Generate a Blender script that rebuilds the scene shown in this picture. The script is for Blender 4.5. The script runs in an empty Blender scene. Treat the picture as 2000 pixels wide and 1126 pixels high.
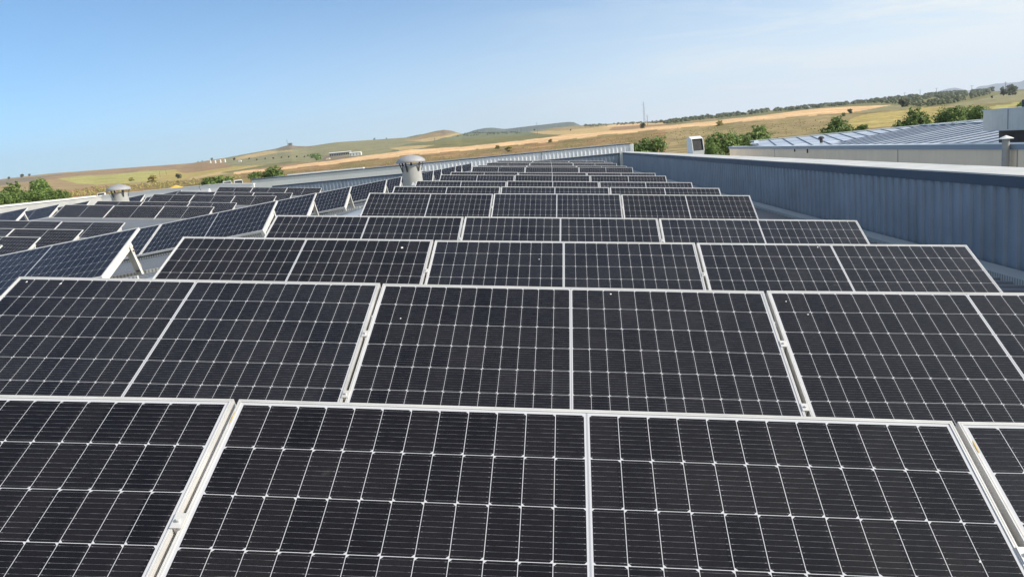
import bpy, bmesh, math, random
from mathutils import Vector, Matrix, noise
R = math.radians
random.seed(7)
sc = bpy.context.scene
COL = sc.collection

# ------------------------------------------------------------------ camera
CW = Vector((0.0796862, 0.0, 0.8318722))
RW = Matrix(((0.9940284, -0.073706, 0.0804672), (0.0580729, 0.9816269, 0.1817588), (-0.0923855, -0.1760004, 0.9800453)))
FPX = 1517.75
cam_d = bpy.data.cameras.new('camera'); cam = bpy.data.objects.new('camera', cam_d); COL.objects.link(cam)
right, fwd, up = RW.col[0], RW.col[1], RW.col[2]
m = Matrix((right, up, -fwd)).transposed().to_4x4(); m.translation = CW
cam.matrix_world = m
cam_d.sensor_width = 36; cam_d.lens = 36 * FPX / 2000; cam_d.clip_start = 0.05; cam_d.clip_end = 30000
sc.camera = cam

# ------------------------------------------------------------------ light
SUN_AZ, SUN_EL = R(-8), R(34)          # azimuth measured from +X towards +Y
sd = Vector((math.cos(SUN_AZ) * math.cos(SUN_EL), math.sin(SUN_AZ) * math.cos(SUN_EL), math.sin(SUN_EL)))
sun_d = bpy.data.lights.new('sun', 'SUN'); sun_d.energy = 4.2; sun_d.angle = R(0.5); sun_d.color = (1.0, 0.93, 0.82)
sun = bpy.data.objects.new('sun', sun_d); COL.objects.link(sun)
sun.rotation_euler = (-sd).to_track_quat('-Z', 'Y').to_euler()
w = bpy.data.worlds.new("World"); sc.world = w; w.use_nodes = True
nt = w.node_tree; nt.nodes.clear()
wo = nt.nodes.new('ShaderNodeOutputWorld'); bg = nt.nodes.new('ShaderNodeBackground')
sky = nt.nodes.new('ShaderNodeTexSky'); sky.sky_type = 'NISHITA'; sky.sun_disc = False
sky.sun_elevation = SUN_EL; sky.sun_rotation = math.pi / 2 - SUN_AZ
sky.altitude = 700; sky.air_density = 0.6; sky.dust_density = 1.0; sky.ozone_density = 3.6
bg.inputs['Strength'].default_value = 0.145
tc = nt.nodes.new('ShaderNodeTexCoord')
mp = nt.nodes.new('ShaderNodeMapping'); mp.inputs['Scale'].default_value = (1.3, 1.3, 13.0); mp.inputs['Rotation'].default_value = (0.0, R(12), 0)
nz = nt.nodes.new('ShaderNodeTexNoise'); nz.inputs['Scale'].default_value = 2.3; nz.inputs['Detail'].default_value = 9; nz.inputs['Roughness'].default_value = 0.62; nz.inputs['Distortion'].default_value = 0.6
cr = nt.nodes.new('ShaderNodeValToRGB'); cr.color_ramp.elements[0].position = 0.46; cr.color_ramp.elements[1].position = 0.66
cr.color_ramp.elements[1].color = (0.52, 0.52, 0.52, 1)
mx = nt.nodes.new('ShaderNodeMix'); mx.data_type = 'RGBA'
mx.inputs[7].default_value = (4.45, 4.75, 4.8, 1)
nt.links.new(tc.outputs['Generated'], mp.inputs['Vector']); nt.links.new(mp.outputs[0], nz.inputs['Vector'])
nt.links.new(nz.outputs['Fac'], cr.inputs['Fac']); 
# thin high cloud towards horizon and sun's side, plus white fill added behind camera
def wm(op, a, b=None, c=None, clamp=False):
    n_ = nt.nodes.new('ShaderNodeMath'); n_.operation = op; n_.use_clamp = clamp
    for i_, v_ in enumerate((a, b, c)):
        if v_ is None: continue
        if isinstance(v_, (int, float)): n_.inputs[i_].default_value = v_
        else: nt.links.new(v_, n_.inputs[i_])
    return n_.outputs[0]
sx = nt.nodes.new('ShaderNodeSeparateXYZ'); nt.links.new(tc.outputs['Generated'], sx.inputs[0])
low = wm('SUBTRACT', 1.0, wm('MULTIPLY', sx.outputs[2], 4.2), clamp=True)
low = wm('POWER', low, 1.35)
azf = wm('MULTIPLY_ADD', sx.outputs[0], 1.5, 0.85, clamp=True)
rgt = wm('MULTIPLY', wm('SUBTRACT', sx.outputs[0], 0.05, clamp=True), 0.60)
veil_fill = wm('ADD', wm('MULTIPLY', wm('MULTIPLY', low, azf), 0.95), wm('ADD', rgt, wm('MULTIPLY', wm('SUBTRACT', 0.1, sx.outputs[1], clamp=True), 0.8)), clamp=True)
fac = wm('ADD', wm('MULTIPLY', cr.outputs['Color'], wm('MULTIPLY_ADD', sx.outputs[0], 1.6, 0.22, clamp=True)), veil_fill, clamp=True)
nt.links.new(fac, mx.inputs[0])
tn = nt.nodes.new('ShaderNodeMix'); tn.data_type = 'RGBA'; tn.blend_type = 'MULTIPLY'; tn.inputs[0].default_value = 1; tn.inputs[7].default_value = (0.86, 1.05, 1.0, 1)
nt.links.new(sky.outputs[0], tn.inputs[6]); nt.links.new(tn.outputs[2], mx.inputs[6]); nt.links.new(mx.outputs[2], bg.inputs['Color']); nt.links.new(bg.outputs[0], wo.inputs[0])
sc.view_settings.view_transform = 'Standard'; sc.view_settings.look = 'None'; sc.view_settings.exposure = 0.50; sc.view_settings.gamma = 1.0

# ------------------------------------------------------------------ helpers
def wray(px, py):
    v = RW @ Vector(((px - 1000) / FPX, 1, -(py - 563) / FPX)); return v / math.hypot(v.x, v.y)
def at_dist(px, py, r): return CW + wray(px, py) * r
def pix(P):
    v = RW.transposed() @ (Vector(P) - CW)
    if v.y < 0.01: return (-9999, 9999)
    return (1000 + FPX * v.x / v.y, 563 - FPX * v.z / v.y)
def S(x, y, z): return Vector((x - 0.0105 * y, y, z - 0.0037 * y))

def tag(o, label=None, cat=None, group=None, kind=None):
    if label: o['label'] = label
    if cat: o['category'] = cat
    if group: o['group'] = group
    if kind: o['kind'] = kind
    return o
def empty(name, loc=(0, 0, 0), label=None, cat=None, group=None):
    o = bpy.data.objects.new(name, None); COL.objects.link(o); o.location = loc; o.empty_display_size = 0.2
    return tag(o, label, cat, group)
def mesh_obj(name, me, mat=None, parent=None):
    o = bpy.data.objects.new(name, me); COL.objects.link(o)
    if mat and not me.materials: me.materials.append(mat)
    if parent: o.parent = parent
    return o
class MB:
    """collects geometry for one mesh"""
    def __init__(s): s.bm = bmesh.new()
    def box(s, c, d, mat3=None, skip=()):
        c = Vector(c); hx, hy, hz = d[0] / 2, d[1] / 2, d[2] / 2
        vs = []
        for x in (-hx, hx):
            for y in (-hy, hy):
                for z in (-hz, hz):
                    v = Vector((x, y, z)); v = mat3 @ v if mat3 else v
                    vs.append(s.bm.verts.new(c + v))
        for f in ((0, 1, 3, 2), (4, 6, 7, 5), (0, 4, 5, 1), (2, 3, 7, 6), (0, 2, 6, 4), (1, 5, 7, 3)):
            s.bm.faces.new([vs[i] for i in f])
        return s
    def beam(s, a, b, wd, th, upv=(0, 0, 1)):
        a, b = Vector(a), Vector(b); d = b - a; L = d.length; y = d.normalized(); x = y.cross(Vector(upv)).normalized(); z = x.cross(y)
        return s.box((a + b) / 2, (wd, L, th), Matrix((x, y, z)).transposed())
    def lathe(s, prof, c=(0, 0, 0), n=32, axis=None):
        c = Vector(c); rings = []
        for r, z in prof:
            rings.append([s.bm.verts.new(c + Vector((r * math.cos(2 * math.pi * k / n), r * math.sin(2 * math.pi * k / n), z))) for k in range(n)])
        for a, b in zip(rings, rings[1:]):
            for k in range(n): s.bm.faces.new((a[k], a[(k + 1) % n], b[(k + 1) % n], b[k]))
        return s
    def tube(s, a, b, r0, r1=None, n=8, cap=True):
        r1 = r0 if r1 is None else r1
        a, b = Vector(a), Vector(b); d = (b - a).normalized(); q = d.to_track_quat('Z', 'Y').to_matrix()
        A = [s.bm.verts.new(a + q @ Vector((r0 * math.cos(2 * math.pi * k / n), r0 * math.sin(2 * math.pi * k / n), 0))) for k in range(n)]
        B = [s.bm.verts.new(b + q @ Vector((r1 * math.cos(2 * math.pi * k / n), r1 * math.sin(2 * math.pi * k / n), 0))) for k in range(n)]
        for k in range(n): s.bm.faces.new((A[k], A[(k + 1) % n], B[(k + 1) % n], B[k]))
        if cap: s.bm.faces.new(A[::-1]); s.bm.faces.new(B)
        return s
    def quad(s, *p): s.bm.faces.new([s.bm.verts.new(Vector(q)) for q in p]); return s
    def prism(s, poly, off):
        """poly: list of 3D points; extruded by off"""
        off = Vector(off); A = [s.bm.verts.new(Vector(p)) for p in poly]; B = [s.bm.verts.new(Vector(p) + off) for p in poly]
        n = len(A)
        s.bm.faces.new(A[::-1]); s.bm.faces.new(B)
        for k in range(n): s.bm.faces.new((A[k], A[(k + 1) % n], B[(k + 1) % n], B[k]))
        return s
    def sweep(s, prof, path):
        """prof: list of (a,b) offsets -> function path(t)->(origin, A, B)"""
        rows = []
        for (o, A, B) in path: rows.append([s.bm.verts.new(o + A * p[0] + B * p[1]) for p in prof])
        for r0, r1 in zip(rows, rows[1:]):
            for k in range(len(prof) - 1): s.bm.faces.new((r0[k], r0[k + 1], r1[k + 1], r1[k]))
        return s
    def mesh(s, name, smooth=False, recalc=True):
        if recalc: bmesh.ops.recalc_face_normals(s.bm, faces=s.bm.faces)
        me = bpy.data.meshes.new(name); s.bm.to_mesh(me); s.bm.free()
        if smooth:
            for p in me.polygons: p.use_smooth = True
        return me
    def build(s, name, mat, parent=None, smooth=False):
        return mesh_obj(name, s.mesh(name, smooth), mat, parent)
def smooth_by_angle(o, ang=35):
    me = o.data
    for p in me.polygons: p.use_smooth = True
    bm = bmesh.new(); bm.from_mesh(me)
    for e in bm.edges:
        if len(e.link_faces) == 2 and e.calc_face_angle(0) > R(ang): e.smooth = False
    bm.to_mesh(me); bm.free()
    return o

# ------------------------------------------------------------------ materials
class NG:
    def __init__(s, name):
        s.m = bpy.data.materials.new(name); s.m.use_nodes = True; s.t = s.m.node_tree; s.t.nodes.clear()
        s.out = s.t.nodes.new('ShaderNodeOutputMaterial'); s.p = s.t.nodes.new('ShaderNodeBsdfPrincipled')
        s.t.links.new(s.p.outputs[0], s.out.inputs[0])
    def n(s, t, **kw):
        nd = s.t.nodes.new(t)
        for k, v in kw.items():
            if k in nd.inputs: nd.inputs[k].default_value = v
            else: setattr(nd, k, v)
        return nd
    def l(s, a, b): s.t.links.new(a, b)
    def math(s, op, a, b=None, c=None):
        nd = s.t.nodes.new('ShaderNodeMath'); nd.operation = op
        for i, v in enumerate((a, b, c)):
            if v is None: continue
            if isinstance(v, (int, float)): nd.inputs[i].default_value = v
            else: s.l(v, nd.inputs[i])
        return nd.outputs[0]
    def mix(s, f, a, b, blend='MIX'):
        nd = s.t.nodes.new('ShaderNodeMix'); nd.data_type = 'RGBA'; nd.blend_type = blend
        for i, v in ((0, f), (6, a), (7, b)):
            if isinstance(v, (int, float)): nd.inputs[i].default_value = v
            elif isinstance(v, tuple): nd.inputs[i].default_value = (*v, 1) if len(v) == 3 else v
            else: s.l(v, nd.inputs[i])
        return nd.outputs[2]
    def ramp(s, f, stops):
        nd = s.t.nodes.new('ShaderNodeValToRGB'); e = nd.color_ramp.elements
        while len(e) < len(stops): e.new(0.5)
        for i, (p, c) in enumerate(stops): e[i].position = p; e[i].color = (c, c, c, 1) if isinstance(c, (int, float)) else (*c, 1)
        s.l(f, nd.inputs[0]); return nd.outputs[0]
    def noise(s, vec, scale, detail=4, rough=0.55):
        nd = s.t.nodes.new('ShaderNodeTexNoise'); nd.inputs['Scale'].default_value = scale; nd.inputs['Detail'].default_value = detail; nd.inputs['Roughness'].default_value = rough
        if vec is not None: s.l(vec, nd.inputs['Vector'])
        return nd.outputs['Fac']

def mapped(g, scale=(1, 1, 1), src='Object'):
    t = g.n('ShaderNodeTexCoord'); mpp = g.n('ShaderNodeMapping'); mpp.inputs['Scale'].default_value = scale
    g.l(t.outputs[src], mpp.inputs[0]); return mpp.outputs[0]
def worldpos(g, scale=(1, 1, 1)):
    t = g.n('ShaderNodeNewGeometry'); mpp = g.n('ShaderNodeMapping'); mpp.inputs['Scale'].default_value = scale
    g.l(t.outputs['Position'], mpp.inputs[0]); return mpp.outputs[0]
def painted(name, col, rough=0.5, metal=0.0, var=0.12, scale=1.5, streak=0.0, bump=0.0, stain=(0.25, 0.2, 0.14)):
    g = NG(name); v = worldpos(g)
    n1 = g.noise(v, scale, 5, 0.6); k = g.ramp(n1, [(0.3, 1 - var), (0.7, 1 + var * 0.4)])
    c = g.mix(1.0, col, k, 'MULTIPLY')
    if streak:
        v2 = worldpos(g, (6, 6, 0.5)); n2 = g.noise(v2, 1.3, 6, 0.65)
        f = g.ramp(n2, [(0.5, 0), (0.78, streak)]); c = g.mix(f, c, stain)
    g.l(c, g.p.inputs['Base Color']); g.p.inputs['Metallic'].default_value = metal
    rr = g.ramp(n1, [(0.3, rough * 0.85), (0.7, min(1, rough * 1.15))]); g.l(rr, g.p.inputs['Roughness'])
    if bump:
        b = g.n('ShaderNodeBump'); b.inputs['Strength'].default_value = bump; b.inputs['Distance'].default_value = 0.01
        g.l(g.noise(v, 30, 3), b.inputs['Height']); g.l(b.outputs[0], g.p.inputs['Normal'])
    return g.m

PL, PW = 2.278, 1.115           # solar panel length and width
MU, CU, MV, CV = 0.0216, 0.0926, 0.0215, 0.1786
def make_cell_mat():
    g = NG('photovoltaic_cells')
    uv = g.n('ShaderNodeUVMap'); sp = g.n('ShaderNodeSeparateXYZ'); g.l(uv.outputs[0], sp.inputs[0]); u, v = sp.outputs[0], sp.outputs[1]
    M = g.math
    ud = M('MINIMUM', u, M('SUBTRACT', PL, u))
    a = M('DIVIDE', M('SUBTRACT', ud, MU), CU); i = M('FLOOR', a); fx = M('MULTIPLY', M('SUBTRACT', a, i), CU)
    b = M('DIVIDE', M('SUBTRACT', v, MV), CV); j = M('FLOOR', b); fy = M('MULTIPLY', M('SUBTRACT', b, j), CV)
    dx = M('MINIMUM', fx, M('SUBTRACT', CU, fx)); dy = M('MINIMUM', fy, M('SUBTRACT', CV, fy))
    gap = M('LESS_THAN', M('MINIMUM', dx, dy), 0.00095)
    odd = M('MODULO', M('ADD', j, 8.0), 2.0)
    side = M('ADD', M('MULTIPLY', odd, fx), M('MULTIPLY', M('SUBTRACT', 1.0, odd), M('SUBTRACT', CU, fx)))
    cham = M('LESS_THAN', M('ADD', side, dy), 0.0105)
    outer = M('MAXIMUM', M('MAXIMUM', M('LESS_THAN', i, -0.5), M('LESS_THAN', j, -0.5)), M('MAXIMUM', M('GREATER_THAN', i, 11.5), M('GREATER_THAN', j, 5.5)))
    white = M('MAXIMUM', M('MAXIMUM', gap, cham), outer)
    # centre strip with its grey ribbon
    cs = M('LESS_THAN', M('ABSOLUTE', M('SUBTRACT', u, PL / 2)), 0.0085)
    cg = M('LESS_THAN', M('ABSOLUTE', M('SUBTRACT', u, PL / 2)), 0.0030)
    white = M('MAXIMUM', white, cs)
    # bus ribbons along the row
    bb = M('FRACT', M('MULTIPLY', M('DIVIDE', fy, CV), 10.0))
    bl = M('LESS_THAN', M('ABSOLUTE', M('SUBTRACT', bb, 0.5)), 0.020)
    pad = M('MULTIPLY', M('LESS_THAN', M('ABSOLUTE', M('SUBTRACT', bb, 0.5)), 0.045), M('LESS_THAN', M('ABSOLUTE', M('SUBTRACT', dx, 0.0075)), 0.0022))
    cvn = g.n('ShaderNodeCombineXYZ'); g.l(M('MULTIPLY', u, 1.0), cvn.inputs[0]); g.l(M('FLOOR', M('MULTIPLY', v, 10 / CV)), cvn.inputs[1])
    oi = g.n('ShaderNodeObjectInfo'); g.l(M('MULTIPLY', oi.outputs['Random'], 37.0), cvn.inputs[2])
    dash = g.ramp(g.noise(cvn.outputs[0], 22.0, 2), [(0.36, 0.25), (0.62, 1.0)])
    rib = M('MULTIPLY', M('MAXIMUM', M('MULTIPLY', bl, 0.8), pad), dash)
    # per cell shade
    wn = g.n('ShaderNodeTexWhiteNoise'); wn.noise_dimensions = '4D'; cc = g.n('ShaderNodeCombineXYZ')
    g.l(M('FLOOR', M('DIVIDE', M('SUBTRACT', u, MU), CU)), cc.inputs[0]); g.l(j, cc.inputs[1]); g.l(cc.outputs[0], wn.inputs['Vector']); g.l(oi.outputs['Random'], wn.inputs['W'])
    cell = g.mix(wn.outputs['Value'], (0.006, 0.0062, 0.009), (0.012, 0.012, 0.0155))
    tint = g.mix(M('MULTIPLY', oi.outputs['Random'], 1.0), (1.14, 1.0, 0.86), (0.86, 1.0, 1.22))
    cell = g.mix(1.0, cell, tint, 'MULTIPLY')
    c = g.mix(rib, cell, (0.25, 0.25, 0.27)); c = g.mix(white, c, (0.53, 0.53, 0.55)); c = g.mix(cg, c, (0.34, 0.35, 0.38))
    # dust film, thicker in patches and along the low edge
    vec = g.n('ShaderNodeCombineXYZ'); g.l(u, vec.inputs[0]); g.l(v, vec.inputs[1]); g.l(M('MULTIPLY', oi.outputs['Random'], 91.0), vec.inputs[2])
    d1 = g.ramp(g.noise(vec.outputs[0], 2.2, 6, 0.6), [(0.3, 0.004), (0.75, 0.026)])
    d2 = g.ramp(g.noise(vec.outputs[0], 260.0, 2, 0.5), [(0.42, 0.6), (0.72, 2.0)])
    low = M('MULTIPLY', g.ramp(v, [(0.0, 0.0), (1.0, 0.0)]) if False else M('MAXIMUM', M('SUBTRACT', M('DIVIDE', v, PW), 0.93), 0.0), 1.2)
    dust = M('ADD', M('MULTIPLY', M('MULTIPLY', d1, d2), M('MULTIPLY_ADD', oi.outputs['Random'], 1.1, 0.5)), low)
    sm = g.ramp(g.noise(vec.outputs[0], 9.0, 3, 0.5), [(0.74, 0.0), (0.80, 0.05)])
    dust = M('ADD', dust, sm)
    c = g.mix(dust, c, (0.46, 0.42, 0.37))
    g.l(c, g.p.inputs['Base Color'])
    g.p.inputs['Roughness'].default_value = 0.16; g.p.inputs['IOR'].default_value = 1.35
    rr = g.ramp(g.noise(vec.outputs[0], 3.0, 5), [(0.3, 0.12), (0.8, 0.24)]); g.l(rr, g.p.inputs['Roughness'])
    return g.m
MAT = {}
MAT['cells'] = make_cell_mat()
MAT['alu'] = painted('anodised_aluminium', (0.71, 0.69, 0.66), 0.38, 0.25, 0.15, 4, 0.18, stain=(0.5, 0.46, 0.38))
MAT['strut'] = painted('zinc_strut', (0.66, 0.64, 0.59), 0.5, 0.15, 0.10, 4, 0.12)
MAT['roof'] = painted('galvanised_roof_sheet', (0.50, 0.52, 0.55), 0.45, 0.2, 0.16, 0.8, 0.25)
MAT['parapet'] = painted('blue_grey_cladding', (0.26, 0.31, 0.375), 0.5, 0.1, 0.20, 1.2, 0.30, stain=(0.12, 0.15, 0.18))
MAT['coping'] = painted('weathered_coping', (0.60, 0.59, 0.56), 0.6, 0.0, 0.18, 1.5, 0.15)
MAT['coping2'] = painted('grey_roof_edge', (0.40, 0.40, 0.385), 0.6, 0.0, 0.12, 1.0, 0.15)
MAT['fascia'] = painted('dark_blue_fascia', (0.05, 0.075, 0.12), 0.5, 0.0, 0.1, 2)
MAT['shed'] = painted('pale_cladding', (0.88, 0.89, 0.90), 0.5, 0.0, 0.08, 0.5, 0.15, stain=(0.35, 0.36, 0.36))
MAT['shedgrey'] = painted('grey_sandwich_panel', (0.76, 0.77, 0.72), 0.55, 0.0, 0.10, 0.25, 0.2, stain=(0.3, 0.31, 0.3))
MAT['hood'] = painted('dull_sheet_metal', (0.62, 0.62, 0.58), 0.6, 0.1, 0.12, 1.5, 0.2)
MAT['white'] = painted('white_paint', (0.74, 0.74, 0.72), 0.5, 0, 0.08, 2)
MAT['whiteedge'] = painted('white_flashing', (0.78, 0.78, 0.76), 0.45, 0, 0.06, 1)
MAT['cement'] = painted('fibre_cement', (0.36, 0.36, 0.34), 0.75, 0, 0.14, 5, 0.25, 0.2)
MAT['cap'] = painted('grey_vent_cap', (0.34, 0.34, 0.35), 0.55, 0, 0.14, 4, 0.1, 0.1)
MAT['dark'] = painted('dark_metal', (0.045, 0.045, 0.045), 0.6, 0, 0.1, 3)
MAT['black'] = painted('dark_grille', (0.025, 0.027, 0.03), 0.7, 0, 0.1, 3)
MAT['beige'] = painted('beige_render', (0.93, 0.76, 0.56), 0.85, 0, 0.10, 0.5, 0.18, 0.1, stain=(0.5, 0.42, 0.34))
def strip_mat(name, c0, c1, pitch, rough, metal, shade_dirt=0.0, d0=.52, d1=.76):
    g = NG(name); v = worldpos(g); sp = g.n('ShaderNodeSeparateXYZ'); g.l(v, sp.inputs[0]); M = g.math
    q = M('DIVIDE', sp.outputs[1], pitch); wn = g.n('ShaderNodeTexWhiteNoise'); wn.noise_dimensions = '1D'; g.l(M('FLOOR', q), wn.inputs['W'])
    c = g.mix(wn.outputs['Value'], c0, c1); n1 = g.noise(v, 1.1, 6, .62); c = g.mix(1.0, c, g.ramp(n1, [(.3, .82), (.65, 1.05)]), 'MULTIPLY')
    if shade_dirt:
        fr = M('FRACT', M('DIVIDE', M('ADD', sp.outputs[1], 7.0), .25)); band = M('MULTIPLY', M('GREATER_THAN', fr, d0), M('LESS_THAN', fr, d1))  # rib shade painted into the colour as dark bands along each rib
        band2 = M('MULTIPLY', M('GREATER_THAN', fr, .985), 1.0); c = g.mix(M('MULTIPLY', M('ADD', band, band2), shade_dirt), c, (.13, .14, .16))
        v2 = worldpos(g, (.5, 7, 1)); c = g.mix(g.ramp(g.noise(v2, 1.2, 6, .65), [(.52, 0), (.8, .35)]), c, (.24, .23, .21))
    g.l(c, g.p.inputs['Base Color']); g.p.inputs['Roughness'].default_value = rough; g.p.inputs['Metallic'].default_value = metal
    return g.m
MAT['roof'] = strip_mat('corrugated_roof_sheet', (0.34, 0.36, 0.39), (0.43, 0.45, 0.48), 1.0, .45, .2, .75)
MAT['nroof'] = strip_mat('neighbour_roof_sheet', (0.38, 0.43, 0.52), (0.78, 0.80, 0.84), 1.25, .35, .3)  # pale strips paint glints into the colour of random sheets
MAT['nrib'] = painted('neighbour_roof_seam', (0.10, 0.13, 0.18), 0.5, 0.1, 0.1, 1)
MAT['ncop'] = painted('blue_grey_coping', (0.24, 0.30, 0.37), 0.5, 0, 0.1, 1)
MAT['ncop2'] = painted('pale_coping_lip', (0.52, 0.58, 0.62), 0.5, 0, 0.1, 1)
MAT['orange'] = painted('orange_canvas', (0.85, 0.45, 0.08), 0.8, 0, 0.1, 2)
MAT['bark'] = painted('bark', (0.09, 0.07, 0.05), 0.9, 0, 0.25, 6)
MAT['pole'] = painted('weathered_pole', (0.22, 0.21, 0.20), 0.8, 0, 0.1, 1)
MAT['drop'] = painted('bird_lime', (0.75, 0.74, 0.70), 0.8, 0, 0.1, 50)
MAT['rust'] = painted('yellowed_residue', (0.55, 0.40, 0.16), 0.8, 0, 0.3, 60)
MAT['sticker'] = painted('pale_sticker', (0.7, 0.74, 0.78), 0.6, 0, 0.05, 5)
MAT['red'] = painted('red_primer', (0.42, 0.10, 0.08), 0.7, 0, 0.15, 3)
def rail_mat():
    g = NG('perforated_channel'); v = worldpos(g); sp = g.n('ShaderNodeSeparateXYZ'); g.l(v, sp.inputs[0]); M = g.math
    gx = M('FRACT', M('MULTIPLY', M('ADD', sp.outputs[0], sp.outputs[1]), 22.0)); ge = g.n('ShaderNodeNewGeometry')
    sn = g.n('ShaderNodeSeparateXYZ'); g.l(ge.outputs['Normal'], sn.inputs[0])
    vert = M('LESS_THAN', M('ABSOLUTE', sn.outputs[2]), 0.5)
    hole = M('MULTIPLY', M('MULTIPLY', M('GREATER_THAN', gx, 0.55), vert), 0.55)
    c = g.mix(hole, (0.60, 0.60, 0.57), (0.06, 0.06, 0.06)); g.l(c, g.p.inputs['Base Color']); g.p.inputs['Roughness'].default_value = 0.5; g.p.inputs['Metallic'].default_value = 0.2
    return g.m
MAT['rail'] = rail_mat()
def foliage_mat(name, c1, c2, c3):
    g = NG(name); at = g.n('ShaderNodeAttribute'); at.attribute_name = 'leaf'; f = at.outputs['Fac']
    c = g.ramp(f, [(0.0, c1), (0.5, c2), (1.0, c3)])
    oi = g.n('ShaderNodeObjectInfo'); c = g.mix(g.math('MULTIPLY', oi.outputs['Random'], 0.35), c, (0.10, 0.13, 0.035))
    g.l(c, g.p.inputs['Base Color']); g.p.inputs['Roughness'].default_value = 0.65
    tr = g.n('ShaderNodeBsdfTranslucent'); g.l(c, tr.inputs[0]); ms = g.n('ShaderNodeMixShader'); ms.inputs[0].default_value = 0.3
    g.l(g.p.outputs[0], ms.inputs[1]); g.l(tr.outputs[0], ms.inputs[2]); g.l(ms.outputs[0], g.out.inputs[0])
    return g.m
MAT['leaf'] = foliage_mat('tree_leaves', (0.055, 0.11, 0.03), (0.18, 0.28, 0.075), (0.44, 0.53, 0.16))
MAT['olive'] = foliage_mat('scrub_oak_leaves', (0.12, 0.135, 0.09), (0.19, 0.205, 0.13), (0.27, 0.28, 0.17))
MAT['dry'] = foliage_mat('dry_broom_leaves', (0.32, 0.28, 0.10), (0.46, 0.40, 0.14), (0.60, 0.50, 0.18))

# ------------------------------------------------------------------ the warehouse under the panels
SL = 0.0985
RIDGE1, RIDGE2, VALLEY, EAVE, LEFT = -4.15, -22.15, -13.15, 5.19, -31.2
ZR = -0.17
def roofz(x):
    if x > RIDGE1: return ZR - SL * (x - RIDGE1)
    if x > VALLEY: return ZR - SL * (RIDGE1 - x)
    if x > RIDGE2: return ZR - SL * (x - RIDGE2)
    return ZR - SL * (RIDGE2 - x)
Y0, Y1, YL = -7.0, 56.0, 52.5
wh = empty('warehouse', S(-4, 20, -8), 'long low warehouse with pale corrugated roofs carrying the solar panels and blue-grey parapets', 'building')
def P(o): o.parent = wh; o.matrix_parent_inverse = Matrix.Translation(-wh.location); return o
def trap_profile(a0, a1, pitch=0.25, h=0.028, flat=0.6):
    pr, a = [], a0
    while a < a1:
        pr += [(a, 0), (a + pitch * flat, 0), (a + pitch * (flat + .08), h), (a + pitch * 0.92, h)]; a += pitch
    pr.append((a, 0)); return pr
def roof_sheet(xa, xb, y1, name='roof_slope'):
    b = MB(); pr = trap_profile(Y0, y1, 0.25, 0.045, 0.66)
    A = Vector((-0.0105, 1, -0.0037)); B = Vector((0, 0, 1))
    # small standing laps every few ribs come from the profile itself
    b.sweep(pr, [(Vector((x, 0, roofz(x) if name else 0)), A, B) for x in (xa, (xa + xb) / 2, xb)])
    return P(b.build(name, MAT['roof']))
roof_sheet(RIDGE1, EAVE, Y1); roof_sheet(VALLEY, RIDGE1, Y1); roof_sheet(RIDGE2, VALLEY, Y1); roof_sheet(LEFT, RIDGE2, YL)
for rx in (RIDGE1, RIDGE2):
    b = MB()
    for s in (-1, 1):
        a0 = S(rx, Y0, ZR + 0.045); a1 = S(rx, Y1 - .1 if rx > -10 else YL - .1, ZR + 0.045); o = Vector((s * 0.22, 0, -0.022))
        b.quad(a0, a1, a1 + o, a0 + o); b.quad(a0 + o, a1 + o, a1 + o + Vector((0, 0, -0.03)), a0 + o + Vector((0, 0, -0.03)))
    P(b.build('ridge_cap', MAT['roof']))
b = MB(); b.quad(S(VALLEY - .25, Y0, roofz(VALLEY) + .05), S(VALLEY + .25, Y0, roofz(VALLEY) + .05), S(VALLEY + .25, Y1, roofz(VALLEY) + .05), S(VALLEY - .25, Y1, roofz(VALLEY) + .05))
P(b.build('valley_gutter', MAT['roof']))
# walls down to the ground
b = MB()
b.prism([S(EAVE + .12, Y0, -8.2), S(EAVE + .12, Y1 + .3, -8.2), S(EAVE + .12, Y1 + .3, -0.06), S(EAVE + .12, Y0, -0.06)], (0.35, 0, 0))
P(b.build('wall', MAT['parapet']))
b = MB(); b.prism([S(LEFT - .12, Y0, -8.2), S(LEFT - .12, YL + .2, -8.2), S(LEFT - .12, YL + .2, 0.40), S(LEFT - .12, Y0, 0.40)], (-0.30, 0, 0)); P(b.build('wall', MAT['shedgrey']))
b = MB(); b.prism([S(LEFT, Y0 - .1, -8.2), S(EAVE, Y0 - .1, -8.2), S(EAVE, Y0 - .1, -1.0), S(RIDGE1, Y0 - .1, -.2), S(VALLEY, Y0 - .1, -1.1), S(RIDGE2, Y0 - .1, -.2), S(LEFT, Y0 - .1, -1.1)], (0, -0.2, 0)); P(b.build('wall', MAT['parapet']))
# right parapet: ribbed sheet, fascia, coping
TOPR = 0.055
b = MB(); pr = trap_profile(Y0, Y1 - 0.02, 0.25, -0.034, 0.52)
b.sweep(pr, [(Vector((EAVE, 0, z)), Vector((-0.0105, 1, -0.0037)), Vector((1, 0, 0))) for z in (-1.12, -0.5, TOPR - 0.09)])
pp = P(b.build('parapet_cladding', MAT['parapet'])); pp['label'] = 'blue-grey ribbed parapet lining in shade along the right side'
y = Y0 + .195
while y < Y1 - 1:
    b = MB(); b.prism([S(EAVE - .0345, y, -1.05), S(EAVE - .0345, y + .008, -1.05), S(EAVE - .0345, y + .008, TOPR - .1), S(EAVE - .0345, y, TOPR - .1)], (.012, 0, 0)); y += 4.0
    P(b.build('lap_seam', MAT['parapet']))
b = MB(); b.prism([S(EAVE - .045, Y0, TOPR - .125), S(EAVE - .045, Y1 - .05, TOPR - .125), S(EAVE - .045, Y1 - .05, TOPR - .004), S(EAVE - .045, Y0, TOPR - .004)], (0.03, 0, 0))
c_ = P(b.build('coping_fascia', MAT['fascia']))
b = MB()
yy = Y0
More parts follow.
